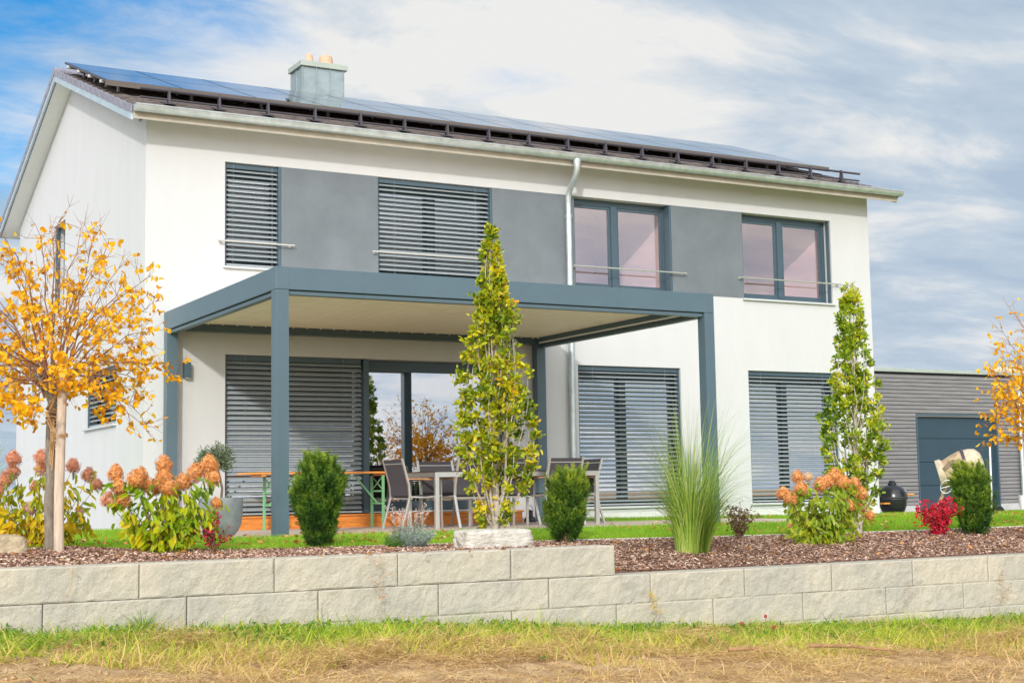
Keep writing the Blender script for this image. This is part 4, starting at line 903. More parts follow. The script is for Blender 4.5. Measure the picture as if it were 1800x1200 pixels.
HP = {0: leafmat('faded_orange_floret', [(.40, .13, .04), (.66, .26, .075), (.80, .38, .12), (.86, .52, .24)], .12, .7),
      1: leafmat('faded_pink_floret', [(.46, .15, .08), (.70, .28, .15), (.82, .40, .24), (.86, .54, .36)], .12, .7),
      2: leafmat('cream_floret', [(.66, .42, .22), (.80, .58, .34), (.85, .68, .48)], .3, .7),
      3: leafmat('pale_pink_floret', [(.60, .30, .25), (.75, .48, .38), (.82, .62, .50)], .3, .7),
      4: leafmat('white_floret', [(.72, .64, .55), (.82, .78, .72)], .3, .7)}
def hydrangea(x, y, z, heads, seed, label, spread, H, lcols, nleaf, low=.0):
    global rng
    rng = np.random.default_rng(seed); rl = random.Random(seed); th = thing('hydrangea', (x, y, z), label, 'bush', 'panicle hydrangeas')
    A, B, ra, rb, T = [], [], [], [], []
    tgt = [(h[0], h[1], h[2]) for h in heads]
    for k in range(16): tgt.append((x+rl.uniform(-1, 1)*spread*.9, y+rl.uniform(-.28, .28), z+H*rl.uniform(.25, .85)))
    for q in tgt:
        p0 = np.array([x+rl.uniform(-.06, .06), y+rl.uniform(-.05, .05), z-.02]); p1 = np.array(q); pm = p0*.45+p1*.55; pm[2] = p0[2]+(p1[2]-p0[2])*.42; pm[:2] = p0[:2]+(p1[:2]-p0[:2])*.62
        prev = p0; ns = 8
        for i in range(1, ns+1):
            s = i/ns; c = (1-s)**2*p0+2*s*(1-s)*pm+s*s*p1; A.append(prev); B.append(c); ra.append(.005*(1-s)+.0018); rb.append(.005*(1-s)+.0015)
            if i > 1: T += [c, (c+prev)/2]
            prev = c
    V, F = twigs(np.array(A), np.array(B), np.array(ra), np.array(rb)); npobj('stems', V, F, STEMM, th)
    T = np.array(T); ix = rng.integers(0, len(T), nleaf); P = T[ix]+rng.normal(0, .035, (nleaf, 3)); P[:, 2] = np.maximum(P[:, 2], z+.04)
    top = z+H*.80; P[:, 2] = np.where(P[:, 2] > top+.1, P[:, 2]-.12, P[:, 2])
    out = np.stack([P[:, 0]-x, P[:, 1]-y-.0, 0*P[:, 0]], 1); Ax = rnorm(rnorm(out)*.55+np.array([0, -.1, -.75])+rng.normal(0, .45, (nleaf, 3))); Nn = rnorm(rnorm(out)*.5+np.array([0, -.5, .5])+rng.normal(0, .5, (nleaf, 3)))
    V, F = leaves(P, Ax, Nn, rng.uniform(.06, .115, nleaf), rng.uniform(.028, .05, nleaf), .35, .18)
    r_ = np.clip(.55-.5*(P[:, 2]-z)/H+.75*(fbm(P*5, 2, seed)-.4)+rng.normal(0, .17, nleaf)+low, 0, 1); npobj('foliage', V, F, leafmat('hydrangea_leaf_%d' % seed, lcols, .5, .4, .4), th, rnd=np.r_[r_, r_])
    for (hx, hy, hz, r, k) in heads:
        r *= .84; n = int(560*(r/.085)**2)+60; u = rdir(n); rad_ = r*rng.uniform(.25, 1.06, n)**.5
        cone = 1-.42*np.clip(u[:, 2], 0, 1); Pn = np.array([hx, hy, hz])+u*rad_[:, None]*np.stack([cone*1.0, cone, np.ones(n)*1.05], 1)*(1+.75*(fbm(u*3.4+hx*3, 3, seed)-.45)[:, None])
        a0 = rng.uniform(0, 6.3, n); h = rnorm(np.cross(u, rdir(n))); g = np.cross(u, h); sz = rng.uniform(.009, .015, n)
        vv = []
        for q in range(4):
            ca, sa = np.cos(a0+q*np.pi/2)[:, None], np.sin(a0+q*np.pi/2)[:, None]; cb_, sb_ = np.cos(a0+q*np.pi/2+.72)[:, None], np.sin(a0+q*np.pi/2+.72)[:, None]; cm_, sm_ = np.cos(a0+q*np.pi/2+.36)[:, None], np.sin(a0+q*np.pi/2+.36)[:, None]
            s1 = sz[:, None]; vv += [Pn, Pn+(h*ca+g*sa)*s1*.75+u*s1*.25, Pn+(h*cm_+g*sm_)*s1*1.1+u*s1*rng.uniform(-.3, .5, (n, 1)), Pn+(h*cb_+g*sb_)*s1*.75+u*s1*.25]
        V = np.stack(vv, 1).reshape(-1, 3); i = np.arange(n*4)*4
        npobj('flower_head', V, np.stack([i, i+1, i+2, i+3], 1), HP[k], th, rnd=np.repeat(np.clip(rng.beta(2, 2, n)+.12*u[:, 2], 0, 1), 4))
hydrangea(-1.80, -7.46, .02, HF, 41, 'large hydrangea with drooping green leaves and orange-brown flower heads in front of the grey pot', .38, .74, [(.12, .26, .012), (.30, .46, .015), (.56, .60, .02), (.74, .62, .02), (.80, .50, .03)], 1000, low=.06)
hydrangea(-2.62, -6.35, .04, HB, 42, 'hydrangea with yellow leaves and pink flower heads behind the staked tree', .48, .70, [(.22, .34, .03), (.45, .50, .03), (.70, .58, .02), (.82, .56, .02), (.85, .50, .03)], 780, low=.18)
hydrangea(5.08, -7.66, -.15, HR, 43, 'hydrangea with lime leaves and orange flower heads right of the small dark shrub', .40, .70, [(.20, .34, .02), (.36, .46, .03), (.52, .54, .04), (.68, .56, .05)], 950)

# ---- small leafy shrubs
def leafy(name, x, y, z, H, W_, seed, label, cols, n, ls, grp=None, hang=0.0, top=.35, stem=STEMM, nst=14, D_=None):
    global rng
    rng = np.random.default_rng(seed); rl = random.Random(seed); th = thing(name, (x, y, z), label, 'bush', grp); A, B, ra, rb, T = [], [], [], [], []
    for k in range(nst):
        a = k*2.4; rr_ = W_*math.sqrt((k+.5)/nst)*rl.uniform(.8, 1.05); p0 = np.array([x, y, z-.02]); p1 = np.array([x+math.cos(a)*rr_, y+math.sin(a)*rr_*.8, z+H*rl.uniform(.62, 1)*(1-top*(rr_/W_)**2)]); prev = p0
        for i in range(1, 7):
            s = i/6; c = p0+(p1-p0)*s; c[:2] += (p1-p0)[:2]*.15*math.sin(s*3.14)*(-1); c = c+rng.normal(0, .008, 3); A.append(prev); B.append(c); ra.append(.004*(1-s)+.0015); rb.append(.004*(1-s)+.001)
            if i > 1:
                for _ in range(3): q = c+rnorm(rng.normal(0, 1, 3)+np.array([0, 0, .4]))*rl.uniform(.03, .08); A.append(c); B.append(q); ra.append(.0015); rb.append(.0008); T += [q, (c+q)/2, c]
            prev = c
    V, F = twigs(np.array(A), np.array(B), np.array(ra), np.array(rb)); npobj('stems', V, F, stem, th)
    T = np.array(T); P = T[rng.integers(0, len(T), n)]+rng.normal(0, .014, (n, 3)); Ax = rnorm(rdir(n)+np.array([0, 0, -hang])); Nn = rnorm(rdir(n)+np.array([0, -.3, .3])); V, F = leaves(P, Ax, Nn, rng.uniform(*ls, n), rng.uniform(ls[0]*.5, ls[1]*.55, n), .35, .1); r_ = rng.beta(1.8, 1.8, n)
    npobj('foliage', V, F, leafmat(name+'_leaf', cols, .35, .4), th, rnd=np.r_[r_, r_]); return th
leafy('burning_bush', 7.12, -7.29, -.118, .43, .31, 51, 'small crimson burning bush in the mulch left of the olive-green yew', [(.30, .008, .02), (.50, .012, .035), (.70, .03, .07), (.80, .10, .14)], 1300, (.03, .055), hang=.35, top=.25, nst=26)
leafy('dark_leaved_shrub', 4.36, -7.2, -.085, .42, .24, 52, 'small dark purple-brown shrub right of the ornamental grass', [(.05, .025, .02), (.12, .05, .045), (.22, .09, .08), (.16, .16, .06)], 620, (.02, .042), top=.2, nst=12)
leafy('crimson_seedling', -1.42, -7.60, .01, .30, .17, 53, 'small crimson-leaved plant at the right foot of the large hydrangea', [(.22, .008, .02), (.42, .015, .04), (.60, .05, .08)], 170, (.025, .045), hang=.5, nst=9)

# ---- ornamental grasses
def tall_grass(x, y, z, H, n, seed, label, lean=(.25, 0), spread=.55, rad_=.12):
    global rng
    rng = np.random.default_rng(seed); th = thing('ornamental_grass', (x, y, z), label, 'grass', 'clumps of tall ornamental grass')
    a = rng.uniform(0, 2*np.pi, n); r = np.sqrt(rng.random(n))*rad_; P = np.stack([x+np.cos(a)*r, y+np.sin(a)*r*.8, np.full(n, z-.01)], 1)
    out = np.stack([np.cos(a), np.sin(a)*.8, 0*a], 1); D = rnorm(out*.10*(r/rad_)[:, None]+np.array([lean[0]*.12, 0, 1])+rng.normal(0, .045, (n, 3)))
    L = H*rng.uniform(.30, 1.10, n)**.8; q = rng.random(n)**1.15; bend = out*(q*spread*L/H)[:, None]+np.array([lean[0], lean[1], 0])*rng.uniform(.1, 2.2, (n, 1))*(L/H)[:, None]*q[:, None]; bend[:, 2] = -np.linalg.norm(bend, axis=1)**1.3*.75
    S = np.stack([-np.sin(a+.6), np.cos(a+.6), 0*a], 1)
    V, F = strips(P, D, L, rng.uniform(.004, .0085, n), bend, 9, S, .12, 2.7); g = leafmat('tall_grass_blade_%d' % seed, [(.05, .12, .015), (.15, .29, .03), (.30, .46, .06), (.52, .58, .14), (.72, .62, .30)], .35, .5)
    tt = np.tile(np.linspace(.0, 1, 9), n); npobj('blades', V, F, g, th, rnd=np.clip(np.repeat(np.clip(rng.normal(.38, .24, n), 0, 1), 9)+.15*(1-tt)**3, 0, 1))
    k = 26; a = rng.uniform(0, 6.3, k); out = np.stack([np.cos(a), np.sin(a)*.8, 0*a], 1); P = np.array([x, y, z])+out*.06
    D = rnorm(out*.35+np.array([0, 0, 1])); L = H*rng.uniform(.85, 1.1, k); bend = out*rng.uniform(.3, .95, (k, 1))*H*.6; bend[:, 2] = -.32*H
    V, F = strips(P, D, L, np.full(k, .004), bend, 12, np.stack([-np.sin(a), np.cos(a), 0*a], 1), .3); npobj('arching_blades', V, F, g, th, rnd=np.repeat(rng.uniform(.4, .9, k), 12))
tall_grass(3.16, -8.02, -.18, 1.60, 1050, 61, 'tall green ornamental grass fountain in front of the right pergola post', lean=(.26, 0), spread=1.75, rad_=.16)
tall_grass(-3.05, -5.6, .03, 1.12, 700, 62, 'tall ornamental grass at the left edge behind the pink hydrangea', lean=(.12, 0), spread=.5)

# ---- lavender
rng = np.random.default_rng(71)
lv = thing('lavender', (.25, -7.88, 0), 'silver-grey lavender clump with faded flower spikes left of the boulder', 'plant')
def lav(cx, rad_, H, n, cols, nm, spread=1.0):
    a = rng.uniform(0, 6.3, n); q = np.sqrt(rng.random(n)); P = np.stack([cx+np.cos(a)*q*rad_*.5, -7.88+np.sin(a)*q*rad_*.5, np.full(n, -.005)], 1); D = rnorm(np.stack([np.cos(a)*q*spread, np.sin(a)*q*spread, np.ones(n)], 1)+rng.normal(0, .12, (n, 3)))
    L = H*rng.uniform(.6, 1.05, n)*(1-.25*q); k = 26; s = rng.uniform(.1, 1, (n, k)); base = (P[:, None]+D[:, None]*(L[:, None]*s)[..., None]).reshape(-1, 3); nd_ = rnorm((rnorm(rng.normal(0, 1, (n, k, 3)))+D[:, None]*.9)).reshape(-1, 3); m_ = len(base)
    V, F = leaves(base, nd_, rdir(m_), rng.uniform(.012, .026, m_), rng.uniform(.003, .005, m_), .2); r_ = rng.random(m_); npobj(nm, V, F, leafmat(nm+'_leaf', cols, .15, .7), lv, rnd=np.r_[r_, r_])
lav(.27, .19, .235, 340, [(.16, .22, .17), (.30, .37, .31), (.46, .52, .47)], 'foliage'); lav(.11, .08, .15, 80, [(.06, .16, .03), (.16, .30, .05)], 'green_shoots')
A, B, H_ = [], [], []
for k in range(34):
    a = rng.uniform(0, 6.3); x0 = .12+rng.uniform(-.05, .25); p0 = np.array([x0, -7.88+rng.uniform(-.05, .05), .08]); p1 = p0+np.array([rng.uniform(-.12, .12), rng.uniform(-.08, .08), rng.uniform(.15, .27)]); A.append(p0); B.append(p1); H_.append((p0, p1))
V, F = twigs(np.array(A), np.array(B), np.full(34, .0014), np.full(34, .001)); npobj('flower_stems', V, F, STEMM, lv)
PP = []
for i_, (p0, p1) in enumerate(H_):
    d = rnorm(p1-p0); PP.append(p1[None]+d[None]*rng.uniform(-.06, .02, (30, 1))+rng.normal(0, .006, (30, 3)))
PP = np.concatenate(PP); n = len(PP); V, F = leaves(PP, rdir(n, .5), rdir(n), rng.uniform(.006, .012, n), rng.uniform(.004, .007, n)); r_ = rng.random(n)
npobj('flower_spikes', V, F, leafmat('lavender_floret', [(.70, .48, .34), (.82, .66, .50), (.80, .72, .62), (.45, .36, .62)], .2, .8), lv, rnd=np.r_[r_, r_])

# ---- boulders
def boulder(name, cx, cy, z0, sx, sy, sz, seed, m_, label, rot=0, rough_=.02, rnd_=5):
    n = 44; u = np.linspace(-1, 1, n); Vs_, Fs_ = [], []; o_ = 0
    for ax in range(3):
        for s in (-1, 1):
            a_, b_ = np.meshgrid(u, u, indexing='ij'); c_ = np.full_like(a_, s); P = [None]*3; P[ax] = c_; P[(ax+1) % 3] = a_; P[(ax+2) % 3] = b_; P = np.stack(P, -1)
            nrm = (np.abs(P)**rnd_).sum(-1, keepdims=True)**(1/rnd_); Q = P/nrm
            d = (fbm(Q*2.0+seed, 4, seed)-.45)*.16+(fbm(Q*9+seed, 3, seed)-.45)*rough_*2; Q = Q*(1+d[..., None])*np.array([sx, sy, sz])
            V1, F1 = grid(Q[..., 0], Q[..., 1], Q[..., 2]); Vs_.append(V1); Fs_.append((F1 if s > 0 else F1[:, ::-1])+o_); o_ += len(V1)
    V = np.concatenate(Vs_); c, s = math.cos(rot), math.sin(rot); V = np.stack([V[:, 0]*c-V[:, 1]*s, V[:, 0]*s+V[:, 1]*c, V[:, 2]], 1)+np.array([cx, cy, z0+sz])
    o = npobj(name, V, np.concatenate(Fs_), m_, smooth=True); return tag(o, label, 'rock')
GRAN = mat('granite', (.36, .32, .26), .85, col2=(.60, .58, .53), vs=9, bump=.7, bs=60, bd=.015, det=12)
boulder('boulder', .80, -8.38, -.03, .325, .17, .088, 7, GRAN, 'pale granite boulder lying on the mulch beneath the tall narrow beech', rnd_=7)
boulder('garden_rock', -3.02, -7.25, -.05, .17, .14, .12, 12, mat('sandstone', (.36, .29, .19), .9, var=.3, vs=8, bump=.6, bs=40), 'rough sandy rock at the left edge beside the yellow-leaved hydrangea', rough_=.04, rnd_=4)
# ------------------------------------------------------------------ potted olive
pt = thing('planter', (-.25, -4.15, 0), 'round dark grey stone-effect planter at the left end of the terrace', 'pot')
POTM = mat('grey_planter', (.20, .215, .235), .55, col2=(.34, .355, .375), vs=4, bump=.1, bs=50, det=10)
b = MB(); b.lathe([(0, 0), (.125, 0), (.13, .02), (.13, .03), (.185, .09), (.22, .17), (.233, .27), (.237, .44), (.232, .45), (.222, .44), (.218, .40), (0, .39)], (-.25, -4.15, 0.0), 40); b.build('pot_body', POTM, pt, smooth=True)
b = MB(); b.lathe([(0, .405), (.10, .40), (.217, .395)], (-.25, -4.15, 0), 24); b.build('potting_soil', DIRT, pt)
ol = thing('olive_tree', (-.25, -4.15, .40), 'small olive tree with a grey-green ball crown growing in the dark grey planter', 'tree')
b = MB(); b.tube([(-.25, -4.15, .38), (-.235, -4.15, .55), (-.27, -4.14, .70), (-.30, -4.15, .80)], [.016, .014, .013, .010], 10); b.build('trunk', BARK, ol, smooth=True)
rng = np.random.default_rng(81); n = 260; u = rdir(n); r = rng.uniform(.05, .19, n); ctr = np.array([-.30, -4.15, .86]); E_ = ctr+u*r[:, None]*np.array([1.1, 1.1, .72]); V, F = twigs(np.repeat(ctr[None]-np.array([[0, 0, .04]]), n, 0)+rng.normal(0, .02, (n, 3)), E_, np.full(n, .003), np.full(n, .001)); npobj('branches', V, F, BARK, ol)
k = 2300; P = E_[rng.integers(0, n, k)]+rng.normal(0, .022, (k, 3)); A_ = rnorm(rnorm(P-ctr)+rng.normal(0, .6, (k, 3))+np.array([0, 0, .2])); V, F = leaves(P, A_, rdir(k), rng.uniform(.03, .055, k), rng.uniform(.007, .012, k), .3); r_ = rng.random(k)
npobj('foliage', V, F, leafmat('olive_leaf', [(.06, .09, .035), (.13, .17, .08), (.24, .29, .17), (.40, .45, .34)], .15, .4), ol, rnd=np.r_[r_, r_])

# ------------------------------------------------------------------ beer table
bt = thing('folding_beer_table', (2.28, -.75, 0), 'long folding table with orange wooden top and green steel legs under the blinds', 'table')
ORW = mat('varnished_spruce', (.72, .28, .05), .35, var=.18, vs=3, stretch=(1, 12, 12))
GRN = mat('green_powder_coat', (.17, .42, .20), .45, var=.05)
b = MB()
for k in range(3): b.box(1.13, 3.40, -1.0+k*.168, -1.0+k*.168+.164, .742, .768)
for x in (1.35, 2.27, 3.15): b.box(x-.03, x+.03, -.98, -.52, .712, .741)
b.build('tabletop', ORW, bt, bevel=.004)
for x, sgn in ((1.50, 1), (3.08, -1)):
    for y in (-.95, -.56):
        b = MB(); b.bar((x, y, 0), (x, y, .715), .035, .03, up=(0, 1, 0)); b.box(x-.03, x+.03, y-.02, y+.02, 0, .012); b.build('leg', GRN, bt, bevel=.003)
    b = MB()
    for z in (.33, .50): b.box(x-.012, x+.012, -.935, -.575, z-.012, z+.012)
    b.bar((x, -.755, .33), (x+sgn*.34, -.755, .712), .022, .012, up=(0, 1, 0)); b.bar((x, -.93, .52), (x, -.58, .70), .015, .01, up=(1, 0, 0)); b.bar((x, -.58, .52), (x, -.93, .70), .015, .01, up=(1, 0, 0))
    b.build('brace', GRN, bt)

# ------------------------------------------------------------------ dining table and chairs
dt = thing('dining_table', (4.42, -1.95, 0), 'long steel-framed terrace table with a dark glass top behind the narrow beech', 'table')
DG = mat('smoked_glass', (.02, .016, .016), .04, spec=.8)
tx0, tx1, ty0, ty1 = 3.17, 5.68, -2.42, -1.52
b = MB(); b.box(tx0-.015, tx1+.015, ty0-.015, ty1+.015, .732, .742); b.build('glass_top', DG, dt, bevel=.002)
b = MB(); b.box(tx0+.05, tx1-.05, ty0, ty0+.03, .665, .73); b.box(tx0+.05, tx1-.05, ty1-.03, ty1, .665, .73); b.box(tx0, tx0+.03, ty0+.05, ty1-.05, .665, .73); b.box(tx1-.03, tx1, ty0+.05, ty1-.05, .665, .73); b.build('apron', SILVER, dt)
for x in (tx0, tx1-.055):
    for y in (ty0, ty1-.055): b = MB(); b.box(x, x+.055, y, y+.055, 0, .731); b.build('leg', SILVER, dt, bevel=.003)
SLING = mat('black_sling_mesh', (.055, .05, .058), .7, var=.1, vs=50)
TEAK = mat('teak_armrest', (.46, .24, .12), .5, var=.15, vs=8)
def chair():
    """sling garden chair, facing +y, origin under the seat"""
    th = thing('garden_chair', (0, 0, 0), '', 'chair', 'sling chairs round the terrace table')
    hw = .27
    def sg(pts, w_=.034, h=.022, mm=SILVER, nm='leg'):
        b = MB()
        for p_, q_ in zip(pts[:-1], pts[1:]): b.bar(p_, q_, h, w_, up=(1, 0, 0))
        return b.build(nm, mm, th, bevel=.002)
    for s in (-1, 1):
        x = s*hw
        sg([(x, .24, 0), (x, .235, .30), (x, .23, .632)])                       # front leg up to the armrest
        sg([(x, -.36, 0), (x, -.29, .22), (x, -.235, .42)])                     # rear leg
        sg([(x, -.235, .42), (x, -.245, .56), (x, -.30, .76), (x, -.345, .915)], nm='back_post')
        sg([(x, .23, .425), (x, .0, .405), (x, -.24, .415)], nm='side_rail')
        b = MB(); b.bar((x, .27, .645), (x, -.262, .645), .05, .02); b.build('armrest', TEAK, th, bevel=.004)
    def sheet(rows, nm, w_=hw-.013):
        b = MB()
        for (y0, z0), (y1, z1) in zip(rows[:-1], rows[1:]): b.hexa([(-w_, y0, z0-.004), (w_, y0, z0-.004), (w_, y1, z1-.004), (-w_, y1, z1-.004), (-w_, y0, z0+.004), (w_, y0, z0+.004), (w_, y1, z1+.004), (-w_, y1, z1+.004)])
        return b.build(nm, SLING, th)
    sheet([(.23, .432), (.10, .412), (-.05, .402), (-.16, .408), (-.225, .425)], 'seat')
    b = MB(); rows = [(-.232, .43), (-.245, .56), (-.275, .67), (-.305, .775), (-.343, .90)]
    for (y0, z0), (y1, z1) in zip(rows[:-1], rows[1:]): b.hexa([(-hw+.013, y0-.004, z0), (hw-.013, y0-.004, z0), (hw-.013, y0+.004, z0), (-hw+.013, y0+.004, z0), (-hw+.013, y1-.004, z1), (hw-.013, y1-.004, z1), (hw-.013, y1+.004, z1), (-hw+.013, y1+.004, z1)])
    b.build('backrest', SLING, th)
    b = MB(); b.bar((-hw, -.325, .845), (hw, -.325, .845), .012, .022, up=(0, 1, 0)); b.build('cross_bar', SILVER, th)
    for yy_ in (.2, -.2): b = MB(); b.bar((-hw, yy_, .39), (hw, yy_, .39), .02, .02); b.build('cross_bar', SILVER, th)
    return th
ch0 = chair(); first = True
def place(x, y, rot, label):
    global first
    if first: o = ch0; first = False
    else:
        o = ch0.copy(); C.objects.link(o)
        for c_ in list(ch0.children): d = c_.copy(); C.objects.link(d); d.parent = o
    o.location = (x, y, 0); o.rotation_euler = (0, 0, rad(rot)); o['label'] = label
place(3.12, -1.92, -87, 'chair at the left end of the table, seen from behind, nearest the lavender')
place(3.93, -1.18, 180, 'chair behind the table facing the camera, nearest the patio door')
place(3.72, -2.10, 6, 'chair on the near side of the table hidden by the left half of the beech')
place(4.46, -2.02, 8, 'chair on the near side of the table with its white leg right of the beech')
place(5.02, -2.28, 3, 'chair seen from behind right above the small bright yew')
place(5.52, -1.95, 90, 'chair at the right end of the table beside the blinds')
kt = thing('lantern', (5.75, -.35, 0), 'small black lantern with wire handle on the terrace floor under the table', 'lantern')
b = MB(); b.lathe([(0, 0), (.085, 0), (.09, .03), (.075, .07), (.05, .09), (.045, .15), (.055, .155), (.02, .18), (0, .19)], (5.75, -.35, 0), 20); b.build('body', mat('black_enamel', (.015, .016, .018), .3), kt, smooth=True)
b = MB(); b.tube([(5.75+.05*math.cos(a), -.35, .15+.10*math.sin(a)) for a in np.linspace(0, math.pi, 13)], .004, 6); b.build('handle', SNOW, kt)

# ------------------------------------------------------------------ ceramic barbecue
BLK = mat('black_ceramic', (.018, .019, .022), .22, bump=.15, bs=150, bd=.003)
kg = thing('ceramic_barbecue', (14.35, 1.0, -.21), 'black egg-shaped ceramic barbecue with wooden handles at the house corner', 'barbecue')
gx, gy, gz = 14.35, 1.0, -.09
b = MB(); b.lathe([(0, 0), (.17, 0), (.21, .06), (.255, .18), (.265, .27), (.265, .30), (0, .30)], (gx, gy, gz), 36); b.build('base', BLK, kg, smooth=True)
b = MB(); b.lathe([(.268, .315), (.262, .38), (.225, .46), (.15, .53), (.08, .555), (.075, .555)], (gx, gy, gz), 36); b.build('lid', BLK, kg, smooth=True)
b = MB(); b.lathe([(.27, .285), (.276, .287), (.276, .302), (.268, .304)], (gx, gy, gz), 36); b.lathe([(.27, .311), (.276, .313), (.276, .330), (.266, .332)], (gx, gy, gz), 36); b.build('steel_band', SNOW, kg, smooth=True)
b = MB(); b.lathe([(.078, .55), (.078, .585), (.06, .60), (.06, .625), (.03, .64), (0, .64)], (gx, gy, gz), 20); b.build('chimney_cap', BLK, kg, smooth=True)
b = MB(); b.tube([(gx+.19, gy-.19, gz+.37), (gx+.30, gy-.25, gz+.37)], .018, 10); b.build('handle', ORW, kg, smooth=True)
b = MB(); b.box(gx-.36, gx-.22, gy-.16, gy-.04, gz+.20, gz+.228); b.build('side_table', ORW, kg)
b = MB(); b.lathe([(0, 0), (.026, 0), (.026, .012), (0, .014)], (gx+.14, gy-.19, gz+.44), 14, axis=(.4, -.8, .4)); b.build('thermometer', SILVER, kg, smooth=True)
b = MB()
for a in (0.6, 2.2, 3.8, 5.3): b.bar((gx+.2*math.cos(a), gy+.2*math.sin(a), gz-.03), (gx+.16*math.cos(a), gy+.16*math.sin(a), gz+.05), .03, .02)
b.build('stand', SNOW, kg)

# ------------------------------------------------------------------ concrete mixer
CEM = mat('cement_crusted_drum', (.34, .23, .13), .85, col2=(.56, .44, .31), vs=7, bump=.5, bs=40, bd=.01, det=10)
CEML = mat('pale_drum_base', (.50, .42, .31), .8, var=.2, vs=8)
mxr = thing('concrete_mixer', (15.1, 0, -.21), 'dirty beige concrete mixer behind the olive-green yew in front of the garage door', 'mixer')
mc = Vector((15.16, 0.0, .77)); ax = Vector((.70, -.68, .24)).normalized(); nn = Vector((-.48, -.87, 0))       # from mouth to base
def mp(k): return mc+ax*k
b = MB(); b.lathe([(.185, -.40), (.20, -.41), (.205, -.39), (.20, -.36), (.285, -.10), (.305, .0), (.305, .02)], mc, 40, axis=ax); b.lathe([(.185, -.40), (.27, -.08), (.285, .02), (.28, .25)], mc, 40, axis=ax); b.build('drum', CEM, mxr, smooth=True)
b = MB(); b.lathe([(.302, .08), (.300, .18), (.27, .28), (.17, .36), (0, .38)], mc, 40, axis=ax); b.build('drum_base', CEML, mxr, smooth=True)
b = MB(); b.lathe([(.304, .02), (.325, .025), (.325, .075), (.302, .08)], mc, 48, axis=ax); b.build('ring_gear', SNOW, mxr, smooth=True)
# lip blades / lifted visor round the mouth
b = MB(); u_ = ax.orthogonal().normalized(); v_ = ax.cross(u_)
b.lathe([(.20, -.38), (.222, -.46), (.245, -.46), (.245, -.37), (.212, -.34)], mc, 36, axis=ax); b.build('mouth_rim', CEML, mxr, smooth=True)
b = MB()
pts = [mc-ax*.42+nn*.26+Vector((0, 0, .06)), mc-ax*.30+nn*.31+Vector((0, 0, .17)), mc-ax*.10+nn*.335+Vector((0, 0, .12)), mc+ax*.10+nn*.34+Vector((0, 0, -.02))]
for p_, q_ in zip(pts[:-1], pts[1:]): b.bar(p_, q_, .03, .07, up=(0, 0, 1)); b.build('yoke', CEM, mxr, smooth=True)
b = MB(); hc = mc-ax*.40+nn*.30+Vector((0, 0, -.26)); b.tube([hc+ax*.115*math.cos(a)+Vector((0, 0, .115*math.sin(a))) for a in np.linspace(0, 6.283, 25)], .010, 8); b.bar(hc-ax*.11, hc+ax*.11, .012, .012); b.tube([hc, hc-nn*.15+ax*.1], .012, 8); b.build('tilt_wheel', SILVER, mxr, smooth=True)
for s in (-1, 1):
    for dx in (-.42, .45): b = MB(); b.bar((15.16, s*.36, .56), (15.12+dx, s*.36, -.2), .05, .04); b.build('leg', CEM, mxr, bevel=.004)
for q_ in ((15.1, 15.2, .40, .46), (14.7, 14.76, -.12, -.06)): b = MB(); b.box(q_[0], q_[1], -.36, .36, q_[2], q_[3]); b.build('cross_beam', CEM, mxr)
for s in (-1, 1): b = MB(); b.lathe([(0, -.03), (.13, -.03), (.14, 0), (.13, .03), (0, .03)], (15.57, s*.42, -.08), 24, axis=(0, 1, 0)); b.build('wheel', BLK, mxr, smooth=True)

# ------------------------------------------------------------------ bucket, pole, weeds
bk = thing('bucket', (22.9, 5.5, -.2), 'white plastic bucket with red marks by the garage downpipe at the right edge', 'bucket')
b = MB(); b.lathe([(0, 0), (.13, 0), (.165, .34), (.172, .34), (.172, .36), (.155, .36), (.125, .02), (0, .02)], (22.95, 5.5, -.2), 28); b.build('tub', mat('white_plastic', (.75, .74, .72), .4), bk, smooth=True)
b = MB(); b.hexa([(22.85, 5.347, -.02), (22.93, 5.335, -.02), (22.93, 5.345, -.02), (22.85, 5.357, -.02), (22.85, 5.337, .08), (22.93, 5.325, .08), (22.93, 5.335, .08), (22.85, 5.347, .08)]); b.build('red_mark', mat('red_print', (.55, .04, .05), .5), bk)
pl = thing('marker_pole', (12.61, -3.0, -.1), 'thin white marker pole leaning in front of the garage door', 'pole')
b = MB(); b.tube([(12.61, -3.0, -.12), (12.637, -3.0, 1.04)], .014, 8); b.lathe([(.014, 0), (.02, .0), (.02, .02), (0, .03)], (12.637, -3.0, 1.04), 8); b.build('shaft', mat('white_pole_paint', (.78, .79, .80), .35), pl, smooth=True)
rng = np.random.default_rng(91)
def stalk(name, x, H, seed, label, col, kind):
    y = -9.12-.05*rng.random(); z = float(ground_z(x, y)); th = thing(name, (x, y, z), label, 'weed', 'dry weeds along the foot of the wall'); A, B = [], []; T = []
    p = np.array([x, y, z]); 
    for i in range(9):
        q = p+np.array([rng.normal(0, .012), rng.normal(0, .006), H/9]); A.append(p); B.append(q)
        if i > 2:
            for _ in range(3 if kind else 1):
                s = q+np.array([rng.normal(0, .045), rng.normal(0, .02), rng.uniform(.01, .05)]); A.append(q); B.append(s); T.append(s)
        p = q
    T.append(p); V, F = twigs(np.array(A), np.array(B), np.full(len(A), .0018), np.full(len(A), .0012)); npobj('stem', V, F, mat('dry_stem', (.42, .27, .13), .8), th)
    T = np.array(T); n = len(T)*(7 if kind else 3); P = T[rng.integers(0, len(T), n)]+rng.normal(0, .010, (n, 3)); V, F = leaves(P, rdir(n, .3), rdir(n), rng.uniform(.008, .022, n), rng.uniform(.004, .010, n)); r_ = rng.random(n)
    npobj('seed_heads', V, F, leafmat(name+'_seed', col, .2, .8), th, rnd=np.r_[r_, r_])['kind'] = 'stuff'
stalk('dry_weed', -2.92, .50, 1, 'tall thin dry weed against the leftmost wall blocks', [(.40, .26, .12), (.55, .40, .22)], 0)
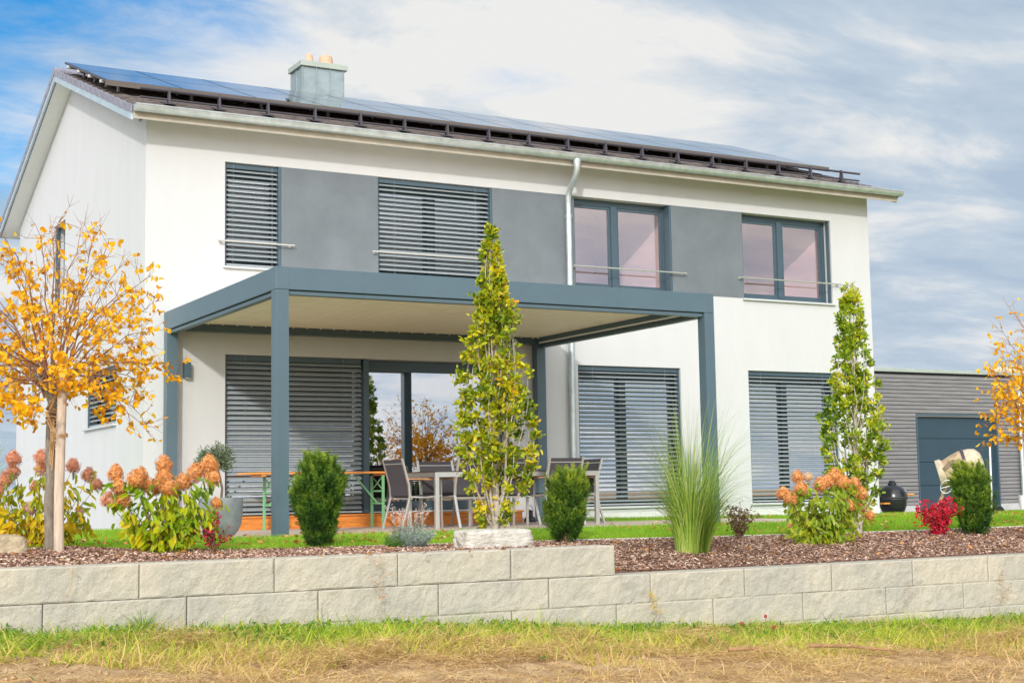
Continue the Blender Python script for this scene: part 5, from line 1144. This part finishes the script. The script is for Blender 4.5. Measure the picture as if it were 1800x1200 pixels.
stalk('dry_weed', -.55, .52, 2, 'tall thin seedy weed against the wall below the lavender', [(.40, .22, .12), (.60, .42, .30)], 1)
stalk('yellow_weed', 1.95, .30, 3, 'branched yellow weed at the wall foot below the ornamental grass', [(.60, .45, .05), (.75, .60, .12), (.50, .30, .08)], 1)
stalk('dry_weed', 4.85, .42, 4, 'dry dock stalk at the wall foot below the red bush', [(.22, .10, .05), (.42, .26, .14)], 0)
stalk('dry_weed', 6.05, .45, 5, 'brown bushy dry weed at the wall foot near the right edge', [(.30, .18, .08), (.50, .36, .20)], 1)
def tuft(x, n, H, label):
    y = -9.2; z = float(ground_z(x, y)); a = rng.uniform(0, 6.3, n); out = np.stack([np.cos(a), np.sin(a)*.5, 0*a], 1); P = np.array([x, y, z])+out*rng.uniform(0, .05, (n, 1)); D = rnorm(out*.5*rng.random((n, 1))+np.array([0, 0, 1])); bend = out*rng.uniform(.02, .2, (n, 1)); bend[:, 2] = -.06
    V, F = strips(P, D, H*rng.uniform(.5, 1.1, n), rng.uniform(.005, .01, n), bend, 5, np.stack([-np.sin(a), np.cos(a), 0*a], 1)); o = npobj('grass_tuft', V, F, leafmat('tuft_blade', [(.10, .24, .02), (.22, .38, .04), (.38, .46, .08)], .35), rnd=np.repeat(rng.random(n), 5)); tag(o, label, 'grass', 'taller grass tufts at the wall foot')
tuft(-2.42, 110, .26, 'largest green grass tuft at the wall foot, below the golden tree'); tuft(2.95, 60, .17, 'small green grass tuft at the wall foot right of the yellow weed'); tuft(5.9, 40, .16, 'small green grass tuft at the wall foot near the right edge')
fl = thing('clover_flowers', (2.6, -9.65, -.82), 'few dark red clover flowers in the rough grass below the wall', 'flower'); 
for (x, y, h) in ((2.48, -9.6, .10), (2.72, -9.62, .16), (2.55, -9.75, .06), (2.70, -9.75, .08)):
    z = float(ground_z(x, y)); b = MB(); b.tube([(x, y, z), (x+.01, y, z+h)], .002, 5); b.build('stem', STEMM, fl)
    b = MB(); b.lathe([(0, -.012), (.012, -.006), (.014, .006), (.008, .018), (0, .022)], (x+.01, y, z+h), 10); b.build('flower', mat('clover_red', (.30, .02, .03), .8), fl, smooth=True)
br = None
for (x0, y0, x1, y1, lab) in ((2.0, -11.0, 2.45, -11.45, 'brown dead branch lying on the soil at the lower right'), (1.05, -11.3, 1.35, -11.5, 'short brown stick lying on bare soil at the bottom')):
    z0 = float(ground_z(x0, y0))+.03; b = MB(); b.tube([(x0, y0, z0+.03), ((x0+x1)/2, (y0+y1)/2+.04, z0+.03), (x1, y1, z0+.0)], [.016, .013, .006], 8)
    b.tube([((x0+x1)/2, (y0+y1)/2+.04, z0+.03), ((x0*.3+x1*.7), y0-.12, z0+.05)], [.008, .003], 6)
    o = b.build('dead_branch', mat('dead_wood', (.30, .17, .08), .9, var=.25, vs=12), smooth=True); tag(o, lab, 'branch', 'dead branches on the soil')
